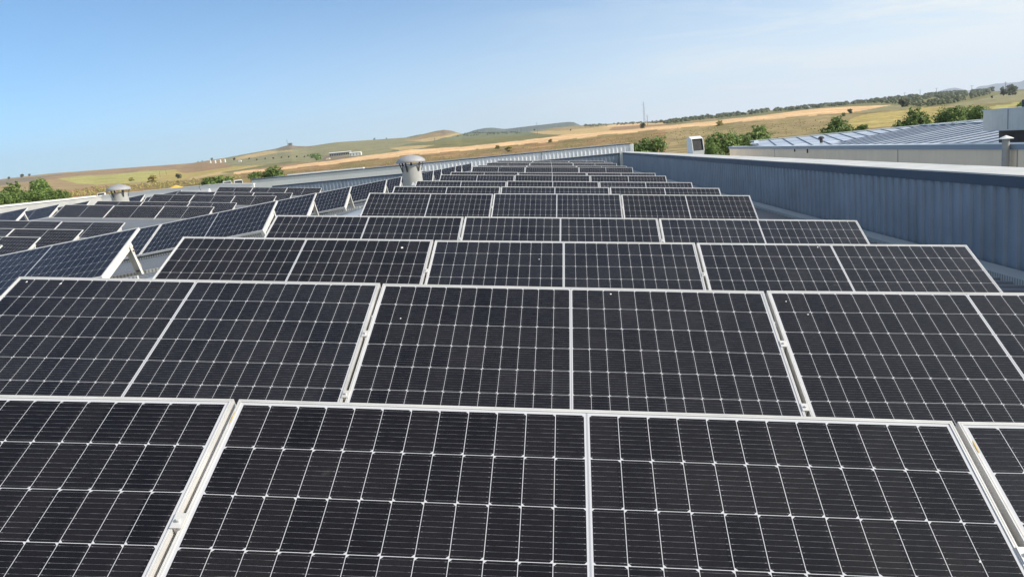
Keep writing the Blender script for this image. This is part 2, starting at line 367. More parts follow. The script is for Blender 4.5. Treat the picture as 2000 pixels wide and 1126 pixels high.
while yy < Y1:                       # coping in 3 m lengths with lapped joints
    ye = min(yy + 3.0, Y1 + .3); dz = random.uniform(-.002, .003)
    b.prism([S(EAVE - .05, yy + .004, TOPR + dz), S(EAVE - .05, ye, TOPR + dz), S(EAVE + .50, ye, TOPR + .012 + dz), S(EAVE + .50, yy + .004, TOPR + .012 + dz)], (0, 0, 0.018))
    yy += 3.0
P(b.build('coping', MAT['coping']))
# far parapet of the main roof
b = MB(); pr = trap_profile(-20.3, EAVE + .25, 0.27, 0.035, 0.5)
def fz(z): return [(Vector((-0.0105 * Y1, Y1, z - 0.0037 * Y1)), Vector((1, 0, 0)), Vector((0, -1, 0)))]
b.sweep(pr, fz(-1.3) + fz(-.6) + fz(-.06)); P(b.build('parapet_cladding', MAT['parapet']))
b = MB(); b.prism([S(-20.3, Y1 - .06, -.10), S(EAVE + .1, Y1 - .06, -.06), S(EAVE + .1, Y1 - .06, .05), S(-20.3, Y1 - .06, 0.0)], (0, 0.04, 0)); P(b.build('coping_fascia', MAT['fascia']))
b = MB(); b.prism([S(-20.3, Y1 - .07, 0.004), S(EAVE + .1, Y1 - .07, .054), S(EAVE + .1, Y1 + .3, .056), S(-20.3, Y1 + .3, .008)], (0, 0, .02)); P(b.build('coping', MAT['coping']))
b = MB(); b.prism([S(-20.3, Y1 + .05, -8.2), S(EAVE + .1, Y1 + .05, -8.2), S(EAVE + .1, Y1 + .05, .0), S(-20.3, Y1 + .05, -.05)], (0, .2, 0)); P(b.build('wall', MAT['parapet']))
# left parapet and the stepped end wall of the left roof
b = MB(); b.prism([S(LEFT, Y0, -1.12), S(LEFT, YL, -1.12), S(LEFT, YL, .42), S(LEFT, Y0, .42)], (-.1, 0, 0)); P(b.build('parapet_cladding', MAT['coping2']))
b = MB(); b.prism([S(LEFT + .06, Y0, .43), S(LEFT + .06, YL + .2, .43), S(LEFT - .42, YL + .2, .47), S(LEFT - .42, Y0, .47)], (0, 0, .025)); P(b.build('coping', MAT['coping2']))
b = MB(); b.box(S(LEFT - .40, (Y0 + YL) / 2, .49), (.06, YL - Y0, .05)) if False else b.prism([S(LEFT - .37, Y0, .49), S(LEFT - .37, YL, .49), S(LEFT - .43, YL, .49), S(LEFT - .43, Y0, .49)], (0, 0, .03)); P(b.build('coping_edge', MAT['whiteedge']))
b = MB(); b.prism([S(LEFT + .07, Y0, .425), S(LEFT + .07, YL, .425), S(LEFT + .03, YL, .425), S(LEFT + .03, Y0, .425)], (0, 0, .04)); P(b.build('coping_edge', MAT['whiteedge']))
ZL = 0.50
b = MB(); b.prism([S(LEFT, YL, -8.2), S(-20.3, YL, -8.2), S(-20.3, YL, ZL - .20), S(-22.6, YL, ZL), S(LEFT, YL, ZL - .03)], (0, .15, 0)); P(b.build('wall', MAT['white']))
b = MB(); b.prism([S(LEFT - .1, YL - .05, ZL - .027), S(-22.6, YL - .05, ZL + .003), S(-22.6, YL + .35, ZL + .003), S(LEFT - .1, YL + .35, ZL - .027)], (0, 0, .04))
b.prism([S(-22.59, YL - .05, ZL + .002), S(-20.3, YL - .05, ZL - .198), S(-20.3, YL + .35, ZL - .198), S(-22.59, YL + .35, ZL + .002)], (0, 0, .04)); P(b.build('coping', MAT['whiteedge']))
# corner downpipe
b = MB(); b.prism([S(4.93, Y1 - .35, -1.1), S(5.13, Y1 - .35, -1.1), S(5.13, Y1 - .35, .16), S(4.93, Y1 - .35, .16)], (0, .2, 0)); P(b.build('corner_post', MAT['shedgrey']))

# perforated cable tray at the foot of the right parapet
b = MB()
def tray(x0, x1, h0, h1):
    b.prism([S(x0, Y0, h0), S(x0, Y1 - 1, h0), S(x0, Y1 - 1, h1), S(x0, Y0, h1)], (x1 - x0, 0, 0))
ez = roofz(EAVE)
tray(4.86, 5.12, ez + .115, ez + .125); tray(4.86, 4.864, ez + .04, ez + .114); tray(5.116, 5.12, ez + .04, ez + .114)
t = empty('cable_tray', S(5, 20, ez), 'perforated galvanised cable tray in shade at the foot of the right parapet', 'cable tray')
o = b.build('tray_channel', MAT['rail'], t); o.matrix_parent_inverse = Matrix.Translation(-t.location)
y = Y0 + .5
while y < Y1 - 1:
    b = MB(); b.box(S(4.99, y, ez + .05), (.2, .05, .09)); y += 1.5
    o = b.build('tray_foot', MAT['strut'], t); o.matrix_parent_inverse = Matrix.Translation(-t.location)

# ------------------------------------------------------------------ solar panels
def frame_mesh():
    bm = bmesh.new(); loops = []
    for off, z in ((0.0, -0.035), (0.0, 0.0), (0.0045, 0.0), (0.0050, -0.0012), (0.0062, -0.0012), (0.0067, 0.0), (0.0115, 0.0), (0.0115, -0.006)):
        loops.append([bm.verts.new((x, y, z)) for x, y in ((off, -off), (PL - off, -off), (PL - off, -PW + off), (off, -PW + off))])
    lo = [bm.verts.new((x, y, -0.035)) for x, y in ((.028, -.028), (PL - .028, -.028), (PL - .028, -PW + .028), (.028, -PW + .028))]
    for a, b2 in list(zip(loops, loops[1:])) + [(lo, loops[0])]:
        for k in range(4): bm.faces.new((a[k], a[(k + 1) % 4], b2[(k + 1) % 4], b2[k]))
    bmesh.ops.recalc_face_normals(bm, faces=bm.faces)
    me = bpy.data.meshes.new('frame'); bm.to_mesh(me); bm.free(); me.materials.append(MAT['alu']); return me
def sheet_mesh():
    bm = bmesh.new(); uvl = bm.loops.layers.uv.new('UVMap'); e = 0.0112
    top = [bm.verts.new((x, y, -0.0028)) for x, y in ((e, -e), (e, -PW + e), (PL - e, -PW + e), (PL - e, -e))]
    bot = [bm.verts.new((v.co.x, v.co.y, -0.009)) for v in top]
    fs = [bm.faces.new(top), bm.faces.new(bot[::-1])] + [bm.faces.new((top[k], bot[k], bot[(k + 1) % 4], top[(k + 1) % 4])) for k in range(4)]
    for f in fs:
        for l in f.loops: l[uvl].uv = (l.vert.co.x, -l.vert.co.y)
    me = bpy.data.meshes.new('cell_sheet'); bm.to_mesh(me); bm.free(); me.materials.append(MAT['cells']); return me
T0 = 0.455
def row2loc(dy, dh, t=T0): return (dy * math.cos(t) + dh * math.sin(t), -dy * math.sin(t) + dh * math.cos(t))
def strut_mesh():
    b = MB(); b.box((0, -PW * 0.635, -0.0655), (0.042, PW * 0.73, 0.06)); b.box((0, -PW * 0.985, -0.066), (0.05, 0.012, 0.066))
    for v in (.44, .93):                                    # bolts
        for s in (-1, 1): b.tube((s * .020, -PW * v, -.066), (s * .027, -PW * v, -.066), .009, n=6)
    me = b.mesh('strut'); me.materials.append(MAT['strut']); return me
def leg_mesh():
    b = MB(); a = row2loc(-PW * .29 * math.cos(T0), -PW * .29 * math.sin(T0) - .065); f = row2loc(-0.17, -0.585)
    pa, pf = Vector((0, *a)), Vector((0, *f)); d = (pf - pa).normalized(); nrm = Vector((1, 0, 0)).cross(d)
    b.beam(pa, pf, 0.076, 0.004, nrm)                       # web of the channel
    for s in (-1, 1): b.beam(pa + Vector((s * .036, 0, 0)) - nrm * .022, pf + Vector((s * .036, 0, 0)) - nrm * .022, 0.004, 0.042, nrm)
    b.beam(pa - d * .012, pa + d * .03, 0.058, .03, nrm)
    me = b.mesh('rear_leg'); me.materials.append(MAT['strut']); return me
def foot_mesh():
    b = MB(); a = Vector((0, *row2loc(-PW * .955 * math.cos(T0), -PW * .955 * math.sin(T0) - .06))); f = Vector((0, *row2loc(-PW * .93 * math.cos(T0), -.585)))
    b.beam(a, f, 0.045, 0.06, (1, 0, 0)); me = b.mesh('front_foot'); me.materials.append(MAT['strut']); return me
def clamp_mesh():
    b = MB(); b.box((0, 0, .002), (.034, .05, .004)); b.box((0, 0, -.016), (.014, .05, .034)); b.tube((0, 0, .005), (0, 0, .012), .0065, n=6)
    me = b.mesh('clamp'); me.materials.append(MAT['alu']); return me
ME = dict(frame=frame_mesh(), cell_sheet=sheet_mesh(), strut=strut_mesh(), rear_leg=leg_mesh(), front_foot=foot_mesh(), clamp=clamp_mesh())
AS = .0955
MROLL = Matrix(((math.cos(AS), 0, math.sin(AS)), (0, 1, 0), (-math.sin(AS), 0, math.cos(AS))))
ORD = ['first', 'second', 'third', 'fourth', 'fifth', 'sixth', 'seventh', 'eighth', 'ninth', 'tenth', 'eleventh', 'twelfth', 'thirteenth', 'farthest']
def place_panel(M4, label, group, detail=2, ends=(True, True)):
    p = empty('solar_panel', (0, 0, 0), label, 'solar panel', group); p.matrix_world = M4
    def part(k, loc=(0, 0, 0)):
        o = bpy.data.objects.new(k, ME[k]); COL.objects.link(o); o.parent = p; o.location = loc; return o
    part('frame'); part('cell_sheet')
    xs = [x for x, e in ((0.024, ends[0]), (PL - 0.024, ends[1])) if e] if detail == 2 else ([PL - .024] if ends[1] and detail == 1 else [])
    for x in xs: part('strut', (x, 0, 0)); part('rear_leg', (x, 0, 0)); part('front_foot', (x, 0, 0))
    return p, part
GA, GB, GC, GD = ('solar panels on the right-hand main roof slope', 'solar panels on the slope falling left of the ridge', 'solar panels on the middle-left roof slope', 'solar panels on the far-left roof slope')
POS3 = {-1: 'left', 0: 'middle', 1: 'right'}
FITA = {(0,-1):(-.0039,.0055,.0007),(0,0):(.0089,-.0003,.0113),(0,1):(-.0067,-.0046,-.0002),(1,-1):(.0048,.01,-.0001),(1,0):(.007,-.0061,-.0019),(1,1):(-.005,-.005,-.0011),(2,-1):(.0027,.0038,-.0016),(2,0):(0,-.0021,-.0008),(2,1):(-.0023,-.0011,-.0063)}
rowsA = [(-1.0363-2.2958,2.3916,0,.4586),(-1.0511-2.2958,4.5987,0,.4554),(-1.0773-2.2958,6.8114,0,.4499),(-3.393,9.237,-.018,T0),(-3.442,14.164,-.046,T0),(-3.487,16.609,-.053,T0),(-3.552,19.617,-.074,T0),
 (-3.594,24.018,-.091,T0),(-3.611,26.474,-.094,T0),(-3.678,33.862,-.119,T0),(-3.716,36.402,-.125,T0),(-3.768,41.785,-.138,T0),(-3.784,44.858,-.159,T0),(-3.881,50.423,-.195,T0)]
rng = random.Random(3)
PANEL = {}
for ri, (x0, y, z, t) in enumerate(rowsA):
    for pa in (-1, 0, 1):
        a, dz, bt = FITA.get((ri, pa), (rng.uniform(-.003, .003), rng.uniform(-.004, .004), rng.uniform(-.006, .006)))
        X = Vector((math.cos(a), 0, -math.sin(a))); tt = t + bt
        Yv = Vector((0, math.cos(tt), math.sin(tt))); Z = X.cross(Yv).normalized(); Yv = Z.cross(X)
        o = Vector((x0 + (pa + 1) * (PL + .0178) + PL / 2, y, z + dz)) - X * PL / 2
        M3 = MROLL @ Matrix((X, Yv, Z)).transposed(); M4 = M3.to_4x4(); M4.translation = MROLL @ o
        rn = ('front row, nearest the camera' if ri == 0 else ORD[ri] + ' row from the front' if ri < 13 else 'farthest row, under the end wall')
        p, part = place_panel(M4, f'{POS3[pa]} solar panel of the main block, {rn}', GA, 2 if ri < 7 else 1, (True, True))
        PANEL[('A', ri, pa)] = (p, part)
        if pa < 1 and ri < 9:
            for v in ((.43, .86) if ri else (.43, .86)): part('clamp', (PL + .009, -PW * v, 0))
def side_rows(rows, slope, sign, group, gname, xoff_z):
    """rows: (xTR, y, zTR). sign +1: rises to the right"""
    for ri, (x, y, z, lab, tl, tcount) in enumerate(rows):
        for k in range(tcount):
            sa = slope + rng.uniform(-.002, .002); X = Vector((math.cos(sa), 0, sign * math.sin(sa))); tt = tl + rng.uniform(-.004, .004)
            N = Vector((-sign * math.sin(sa), 0, math.cos(sa))); Yv = Vector((0, 1, 0)) * math.cos(tt) + N * math.sin(tt); Z = X.cross(Yv).normalized()
            o = S(x, y, z) - X * ((PL + .018) * k + PL)
            M4 = Matrix((X, Yv, Z)).transposed().to_4x4(); M4.translation = o + Vector((0, 0, rng.uniform(-.003, .003)))
            q = pix(M4 @ Vector((PL, 0, 0)))
            if q[0] < -60: continue
            which = ('right-hand end', 'middle', 'left-hand end')[k]
            p, part = place_panel(M4, f'{which} solar panel, {lab}', group, 1 if k == 0 else 0, (False, True))
            PANEL[(gname, ri, k)] = (p, part)
            if k and y < 27:
                part('clamp', (PL + .009, -PW * .43, 0))
ysB = [9.24, 14.164, 16.609, 19.617, 24.018, 26.474, 33.862, 36.402, 41.785, 44.858, 50.423]
side_rows([(-5.02, y, .345 if y < 10 else .352, 'row %s left of the ridge, counted from the camera' % ['one', 'two', 'three', 'four', 'five', 'six', 'seven', 'eight', 'nine', 'ten', 'eleven'][i], .42, 3) for i, y in enumerate(ysB)], .106, 1, GB, 'B', 0)
ysC = [(-14.55, 19.62), (-15.0, 21.85), (-15.03, 24.02), (-15.0, 26.47), (-15.0, 33.86), (-15.0, 36.4), (-14.98, 41.8), (-15.1, 44.9), (-14.98, 50.4)]
side_rows([(x, y, -.345, 'row %s of the middle-left slope, counted from the camera' % ['one', 'two', 'three', 'four', 'five', 'six', 'seven', 'eight', 'nine'][i], T0, 3) for i, (x, y) in enumerate(ysC)], .1015, -1, GC, 'C', 0)
side_rows([(x, y, .40, 'row %s of the far-left slope, counted from the camera' % ['one', 'two', 'three', 'four', 'five'][i], T0, 3) for i, (x, y) in enumerate([(-22.1, 31.7), (-22.08, 33.86), (-22.2, 36.4), (-22.32, 41.8), (-22.3, 46.1)])], .104, 1, GD, 'D', 0)
# loose wire tied to the rear leg at the end of the nearest left-slope row
pw = PANEL[('B', 0, 0)][0].matrix_world
la_, lf_ = row2loc(-PW * .29 * math.cos(T0), -PW * .29 * math.sin(T0) - .065), row2loc(-0.17, -0.585)
pts = [pw @ Vector((PL - .024 + .036 + .012 * math.sin(k * 2.1), la_[0] + (lf_[0] - la_[0]) * k / 6, la_[1] + (lf_[1] - la_[1]) * k / 6)) for k in range(7)]
t = empty('loose_wire', pts[-1], 'pale loose wire tied to the rear leg of the nearest left-hand panel row', 'wire')
b = MB()
for a_, c_2 in zip(pts, pts[1:]): b.tube(a_, c_2, .0028, n=5)
o = b.build('wire', MAT['beige'], t); o.matrix_parent_inverse = Matrix.Translation(-t.location)
for k in (1, 5):
    b = MB(); b.box(pts[k] - Vector((.034, 0, 0)), (.084, .05, .008)); o = b.build('cable_tie', MAT['dark'], t); o.matrix_parent_inverse = Matrix.Translation(-t.location)
# bird droppings and small residues that sit on particular panels
def blob_on(key, u, v, r, mat='drop', seed=0, stretch=1.6):
    if key not in PANEL: return
    p, part = PANEL[key]; rr = random.Random(seed); bm = bmesh.new(); n = 11
    c = bm.verts.new((0, 0, .0016)); ring = []
    for k in range(n):
        a = 2 * math.pi * k / n; q = .72 * r * rr.uniform(.55, 1.15); ring.append(bm.verts.new((q * math.cos(a), q * math.sin(a) * stretch, 0)))
    for k in range(n): bm.faces.new((c, ring[k], ring[(k + 1) % n]))
    me = bpy.data.meshes.new('bird_dropping'); bm.to_mesh(me); bm.free(); me.materials.append(MAT[mat])
    o = bpy.data.objects.new('bird_dropping' if mat == 'drop' else 'sealant_residue', me); COL.objects.link(o); o.parent = p; o.location = (u, -v, -.0024 if mat == 'drop' else .0007)
blob_on(('A', 1, 0), .165, .33, .006, seed=1); blob_on(('A', 1, 0), 1.375, .055, .007, seed=2); blob_on(('A', 1, -1), .075, .05, .009, seed=3)
blob_on(('A', 1, -1), .30, .06, .010, seed=4); blob_on(('A', 2, -1), 2.02, .13, .016, seed=5, stretch=1.1); blob_on(('A', 0, 0), 2.16, .50, .004, seed=6)
blob_on(('A', 1, 1), .185, .22, .011, seed=7, stretch=.7); blob_on(('A', 2, 0), .93, .28, .007, seed=8); blob_on(('A', 4, 0), 1.49, .20, .009, seed=9)
blob_on(('A', 3, 1), 1.12, .985, .013, seed=10); blob_on(('A', 0, 1), .012, .10, .006, 'rust', 12, 7); blob_on(('A', 0, 0), .006, .085, .005, 'rust', 13, 8)
blob_on(('A', 2, 1), 1.02, .05, .008, seed=14); blob_on(('A', 0, -1), 1.2, .62, .005, seed=15); blob_on(('A', 1, 1), .09, .10, .006, seed=16)

# mounting rails on the roof, running up the slope under each visible row
def rails(x0, x1, y, slope_sign, label, grp):
    t = empty('mounting_rail_pair', S((x0 + x1) / 2, y - .5, roofz((x0 + x1) / 2)), label, 'mounting rails', grp)
    for yo, nm in ((-.93, 'front_rail'), (-.13, 'rear_rail')):
        b = MB(); xs = [x0, x1]
        a = S(x0, y + yo, roofz(x0) + .055); c = S(x1, y + yo, roofz(x1) + .055)
        b.beam(a, c, 0.045, 0.045); o = b.build(nm, MAT['rail'], t); o.matrix_parent_inverse = Matrix.Translation(-t.location)
nm = ['one', 'two', 'three', 'four', 'five', 'six', 'seven', 'eight', 'nine', 'ten', 'eleven']
for i, y in enumerate(ysB[:6]): rails(-12.0, -4.62, y, 1, f'pair of rails carrying row {nm[i]} of the panels left of the ridge', 'mounting rails of the left-of-ridge rows')
for i in (3, 4, 6, 8): rails(-22.0, -14.85, ysC[i][1], -1, f'pair of rails carrying row {nm[i]} of the middle-left slope', 'mounting rails of the middle-left rows')
for i, y in enumerate((33.86,)): rails(-29.2, -22.2, y, 1, 'pair of pale rails under row two of the far-left slope', None)
for i, y in enumerate([r[1] for r in rowsA[:7]]): rails(-3.45, 3.75, y, 1, f'pair of rails under the {ORD[i]} row of the main block', 'mounting rails of the main block')
# short red primed plate on the roof behind the middle-left rows
b = MB(); b.box(S(-14.6, 39.7, roofz(-14.6) + .07), (1.3, .5, .06)); tag(b.build('roof_plate', MAT['red']), 'small red plate lying on the roof near the right end of the middle-left rows', 'plate')

# ------------------------------------------------------------------ roof vents
def vent(px, py, y, r, rt, capr, ztop, label, sticker=False):
    q = wray(px, py); x = CW.x + q.x / q.y * y; base = roofz(x + .0105 * y) - .0037 * y - .12
    t = empty('roof_vent', (x, y, base), label, 'roof vent', 'mushroom roof vents on the ridges'); h = ztop - base; k = r / .3
    b = MB(); hb = h - .30 * k
    b.lathe([(r * 1.02, 0), (r, .05), (rt, hb), (rt - .03, hb), (rt - .03, hb - .3)], n=40); smooth_by_angle(b.build('stack', MAT['cement'], t))
    b = MB(); z0 = h - .20 * k
    b.lathe([(capr * .90, z0 + .005), (capr * .985, z0 - .012 * k), (capr, z0 + .01), (capr * .96, z0 + .055 * k), (capr * .8, z0 + .11 * k), (capr * .55, z0 + .155 * k), (capr * .28, z0 + .185 * k), (.001, z0 + .2 * k)], n=40)
    b.lathe([(capr * .90, z0 + .005), (capr * .5, z0 + .05 * k), (.001, z0 + .06 * k)], n=40)
    smooth_by_angle(b.build('cap', MAT['cap'], t), 50)
    for a in (20, 100, 145, 215, 255, 325):
        b = MB(); ca, sa = math.cos(R(a)), math.sin(R(a)); e = rt + .012
        b.beam((e * ca, e * sa, hb - .16 * k), (capr * .86 * ca, capr * .86 * sa, z0 + .01), .05 * k, .012, (ca, sa, .3)); b.build('bracket', MAT['dark'], t)
    if sticker:
        d = Vector((CW.x - x, CW.y - y, 0)).normalized(); s = Vector((-d.y, d.x, 0)); c = d * (rt + (r - rt) * .4 + .006) + Vector((0, 0, hb * .52))
        b = MB(); b.prism([c - s * .06 - Vector((0, 0, .04)), c + s * .06 - Vector((0, 0, .04)), c + Vector((0, 0, .06))], d * .004); b.build('warning_sticker', MAT['sticker'], t)
    return t
vent(806, 350, 21.75, .300, .262, .41, .93, 'grey mushroom-capped vent with a small triangular sticker on the main ridge', True)
vent(233, 378, 38.7, .42, .385, .585, .91, 'pale mushroom-capped vent on the far-left ridge, behind the middle-left panels')

# ------------------------------------------------------------------ long shed beyond the far parapet
YS = 60.0
sh = empty('long_shed', S(-9, YS, -8), 'long low shed with pale ribbed and flat grey cladding behind the far parapet', 'building')
def PS(o, par): o.parent = par; o.matrix_parent_inverse = Matrix.Translation(-par.location); return o
xs0, xm, xs1 = -23.35, -11.35, 6.12
b = MB(); b.sweep(trap_profile(xm, xs1, 0.30, 0.018, 0.62), [(Vector((-.0105 * YS, YS, z - .0037 * YS)), Vector((1, 0, 0)), Vector((0, -1, 0))) for z in (-3, .1, .575)]); PS(b.build('ribbed_cladding', MAT['shed']), sh)
b = MB(); b.prism([S(xs0, YS, -8.2), S(xm, YS, -8.2), S(xm, YS, .565), S(xs0, YS, .535)], (0, .1, 0)); PS(b.build('flat_cladding', MAT['shedgrey']), sh)
b = MB(); b.prism([S(xs0 - .03, YS - .05, .537), S(xs1 + .03, YS - .05, .578), S(xs1 + .03, YS - .05, .625), S(xs0 - .03, YS - .05, .584)], (0, .04, 0)); PS(b.build('roof_trim', MAT['fascia']), sh)
b = MB(); b.prism([S(xs1 - .04, YS - .055, -3), S(xs1 + .05, YS - .055, -3), S(xs1 + .05, YS - .055, .577), S(xs1 - .04, YS - .055, .577)], (0, .05, 0)); PS(b.build('corner_trim', MAT['white']), sh)
b = MB(); b.prism([S(-.62, YS - .05, -3), S(-.56, YS - .05, -3), S(-.56, YS - .05, .56), S(-.62, YS - .05, .56)], (0, .03, 0)); PS(b.build('joint_trim', MAT['ncop']), sh)
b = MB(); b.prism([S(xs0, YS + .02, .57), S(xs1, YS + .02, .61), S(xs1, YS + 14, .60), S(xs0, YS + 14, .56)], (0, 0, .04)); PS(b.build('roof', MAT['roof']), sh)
b = MB(); b.box(S(-17.7, YS + 1.2, .66), (6.1, .5, .10)); PS(b.build('skylight_strip', MAT['whiteedge']), sh)
b = MB(); b.prism([S(xs1, YS + .1, -8.2), S(xs1, YS + 14, -8.2), S(xs1, YS + 14, .56), S(xs1, YS + .1, .57)], (-.1, 0, 0)); PS(b.build('side_wall', MAT['shed']), sh)

# cooler units, umbrella and aerial beyond the left parapet
def cooler(px, py0, py1, y, wd, label, grp=None, tilt=0.25, solid=False, flip=1):
    q = wray(px, py1); base = CW + q * (y / q.y); top = CW + wray(px, py0) * (y / wray(px, py0).y); h = top.z - base.z
    t = empty('cooler_unit', base, label, 'air cooler', grp); d = wd * .95
    b = MB(); pr_ = [(-d * .55, h * 0.28), (-d * .42, h * .30), (-d * .30, h * .30), (-d * .62 * tilt * 4 if False else -d * .50, h * .86), (d * .18, h), (d * .5, h), (d * .5, 0), (-d * .35, 0), (-d * .35, h * .2)]
    side = [(-d * .60, h * .24), (-d * .40, h * .86), (d * .10, h), (d * .5, h * .96), (d * .5, 0), (-d * .5, 0)]
    for s in (-1, 1): b.prism([(s * wd / 2, a, c) for a, c in side], (-s * .03, 0, 0))
    hw = wd / 2 - .03
    def pl(a, c): b.quad((-hw, a[0], a[1]), (hw, a[0], a[1]), (hw, c[0], c[1]), (-hw, c[0], c[1]))
    pl(side[1], side[2]); pl(side[2], side[3]); pl(side[3], side[4]); pl(side[5], side[0])
    b.build('housing', MAT['white'], t)
    b = MB(); e = .05 * h
    b.quad((-hw, side[0][0] + .06, side[0][1] + .01), (hw, side[0][0] + .06, side[0][1] + .01), (hw, side[1][0] + .06, side[1][1] - .02), (-hw, side[1][0] + .06, side[1][1] - .02)); b.build('grille', MAT['black'], t)
    return t
c1 = cooler(1359, 266, 303, 45, .70, 'white box-shaped cooler with dark mouth standing behind the right parapet')
c1.rotation_euler.z = R(16)
for px, a0, a1, wd, lb in ((444.5, 353.5, 362, .62, 'left one of two small white coolers behind the end wall at left'), (466.5, 351, 362, .62, 'right one of two small white coolers behind the end wall at left')):
    c = cooler(px, a0, a1, 62, wd, lb, 'small coolers behind the end wall'); c.rotation_euler.z = R(25)
c = cooler(199, 376.5, 383, 60, .55, 'tiny grey and white box beyond the parapet beside the pale vent'); c.rotation_euler.z = R(20)
q = wray(345, 373); bp = CW + q * (64 / q.y)
t = empty('parasol', bp - Vector((0, 0, 1.2)), 'open orange parasol showing above the left end wall', 'parasol')
b = MB(); b.lathe([(.95, 1.32), (.55, 1.50), (.10, 1.68), (.001, 1.70)], n=8); b.build('canopy', MAT['orange'], t)
b = MB(); b.tube((0, 0, 0), (0, 0, 1.65), .03); b.build('post', MAT['pole'], t)
q = wray(394, 375); bp = CW + q * (50 / q.y)
t = empty('aerial', bp, 'thin bent aerial on a pale base near the left end wall', 'aerial')
b = MB(); b.tube((0, 0, 0), (-.12, 0, .35), .014, n=5); b.tube((-.12, 0, .35), (-.04, 0, .56), .012, n=5); b.tube((-.12, 0, .35), (.16, .1, .45), .010, n=5); b.build('mast', MAT['dark'], t)
b = MB(); b.box((.15, 0, .02), (.8, .4, .10)); b.box((.5, -.05, .10), (.15, .2, .16)); b.build('base', MAT['white'], t)

# ------------------------------------------------------------------ neighbour building on the right
nb = empty('neighbour_warehouse', (20, 45, -8), 'beige rendered warehouse with blue-grey coping and standing-seam metal roofs beyond the right parapet', 'building')
XW = 14.0
def nz(y): return -0.30 - 0.0052 * y          # coping top
b = MB(); b.prism([(XW, 12, -8.2), (XW, 65.5, -8.2), (XW, 65.5, nz(65.5) - .17), (XW, 12, nz(12) - .17)], (.3, 0, 0)); PS(b.build('wall', MAT['beige']), nb)
b = MB(); b.prism([(XW + .3, 65.2, -8.2), (XW + 20, 65.2, -8.2), (XW + 20, 65.2, -.9), (XW + .3, 65.2, -.9)], (0, .3, 0)); PS(b.build('end_wall', MAT['beige']), nb)
b = MB(); b.prism([(XW - .06, 12, nz(12) - .18), (XW - .06, 65.6, nz(65.6) - .18), (XW - .06, 65.6, nz(65.6) - .03), (XW - .06, 12, nz(12) - .03)], (.4, 0, 0)); PS(b.build('coping', MAT['ncop']), nb)
b = MB(); b.prism([(XW - .075, 12, nz(12) - .028), (XW - .075, 65.6, nz(65.6) - .028), (XW - .075, 65.6, nz(65.6)), (XW - .075, 12, nz(12))], (.45, 0, 0)); PS(b.build('coping_lip', MAT['ncop2']), nb)
for y in (33.4, 52.0, 24.9):
    b = MB(); b.prism([(XW - .012, y, -8), (XW - .012, y + .05, -8), (XW - .012, y + .05, nz(y) - .19), (XW - .012, y, nz(y) - .19)], (.01, 0, 0)); PS(b.build('wall_joint', MAT['cement']), nb)
for y, l in ((45.2, .22), (47.6, .16)):
    b = MB(); b.box((XW - .03, y, nz(y) - .18 - l / 2), (.05, .09, l)); PS(b.build('overflow_spout', MAT['dark']), nb)
# near slope (rises away from the coping) with seams running up it
def p1(x): return -1.15 + .1 * (x - 14.4)
b = MB(); b.prism([(14.3, 14, p1(14.3)), (24, 14, p1(24)), (24, 53.6, p1(24)), (14.3, 53.6, p1(14.3))], (0, 0, -.06)); PS(b.build('roof_slope', MAT['nroof']), nb)
b = MB(); b.prism([(24, 14, p1(24)), (36, 14, p1(24) - 1.2), (36, 53.6, p1(24) - 1.2), (24, 53.6, p1(24))], (0, 0, -.06)); PS(b.build('roof_slope', MAT['nroof']), nb)
b = MB(); y = 14.4
while y < 53.5: b.beam((14.35, y, p1(14.35) + .015), (24, y, p1(24) + .03), .07, .04); y += 1.25
PS(b.build('roof_seams', MAT['nrib']), nb)
b = MB(); b.beam((24, 14, p1(24) + .05), (24, 53.7, p1(24) + .05), .35, .05); PS(b.build('ridge_cap', MAT['ncop2']), nb)
# the low cross roof behind it, seams running away
def p2(y): return -.80 + .044 * (y - 51.5)
b = MB(); b.prism([(14.35, 40, p2(40)), (34, 40, p2(40)), (34, 62, p2(62)), (15.2, 62, p2(62)), (14.35, 60, p2(60))], (0, 0, -.06)); PS(b.build('roof_slope', MAT['nroof']), nb)
b = MB(); x = 15.2
while x < 37.5:
    x1 = x - .19 * 21; ya = 41 if x1 > 14.4 else 62 - (x - 14.4) / .19
    b.beam((x - .19 * (62 - ya), ya, p2(ya) + .02), (min(x, 34), 62 if x <= 34 else 62 - (x - 34) / .19, p2(62 if x <= 34 else 62 - (x - 34) / .19) + .02), .07, .04); x += 1.05
PS(b.build('roof_seams', MAT['nrib']), nb)
b = MB(); b.beam((14.9, 62, p2(62) + .05), (34, 62, p2(62) + .05), .3, .06); b.beam((14.4, 58.5, p2(58.5) + .03), (15.3, 62, p2(62) + .05), .3, .06); PS(b.build('ridge_cap', MAT['ncop2']), nb)
b = MB(); b.tube((17.6, 54.0, p2(54)), (17.6, 54.0, p2(54) + .28), .10, n=10); b.lathe([(.19, .26), (.2, .34), (.12, .42), (.001, .44)], (17.6, 54, p2(54)), 12)
tag(b.build('roof_cowl', MAT['dark']), 'small dark round cowl on the blue-grey roof of the beige warehouse', 'roof vent')
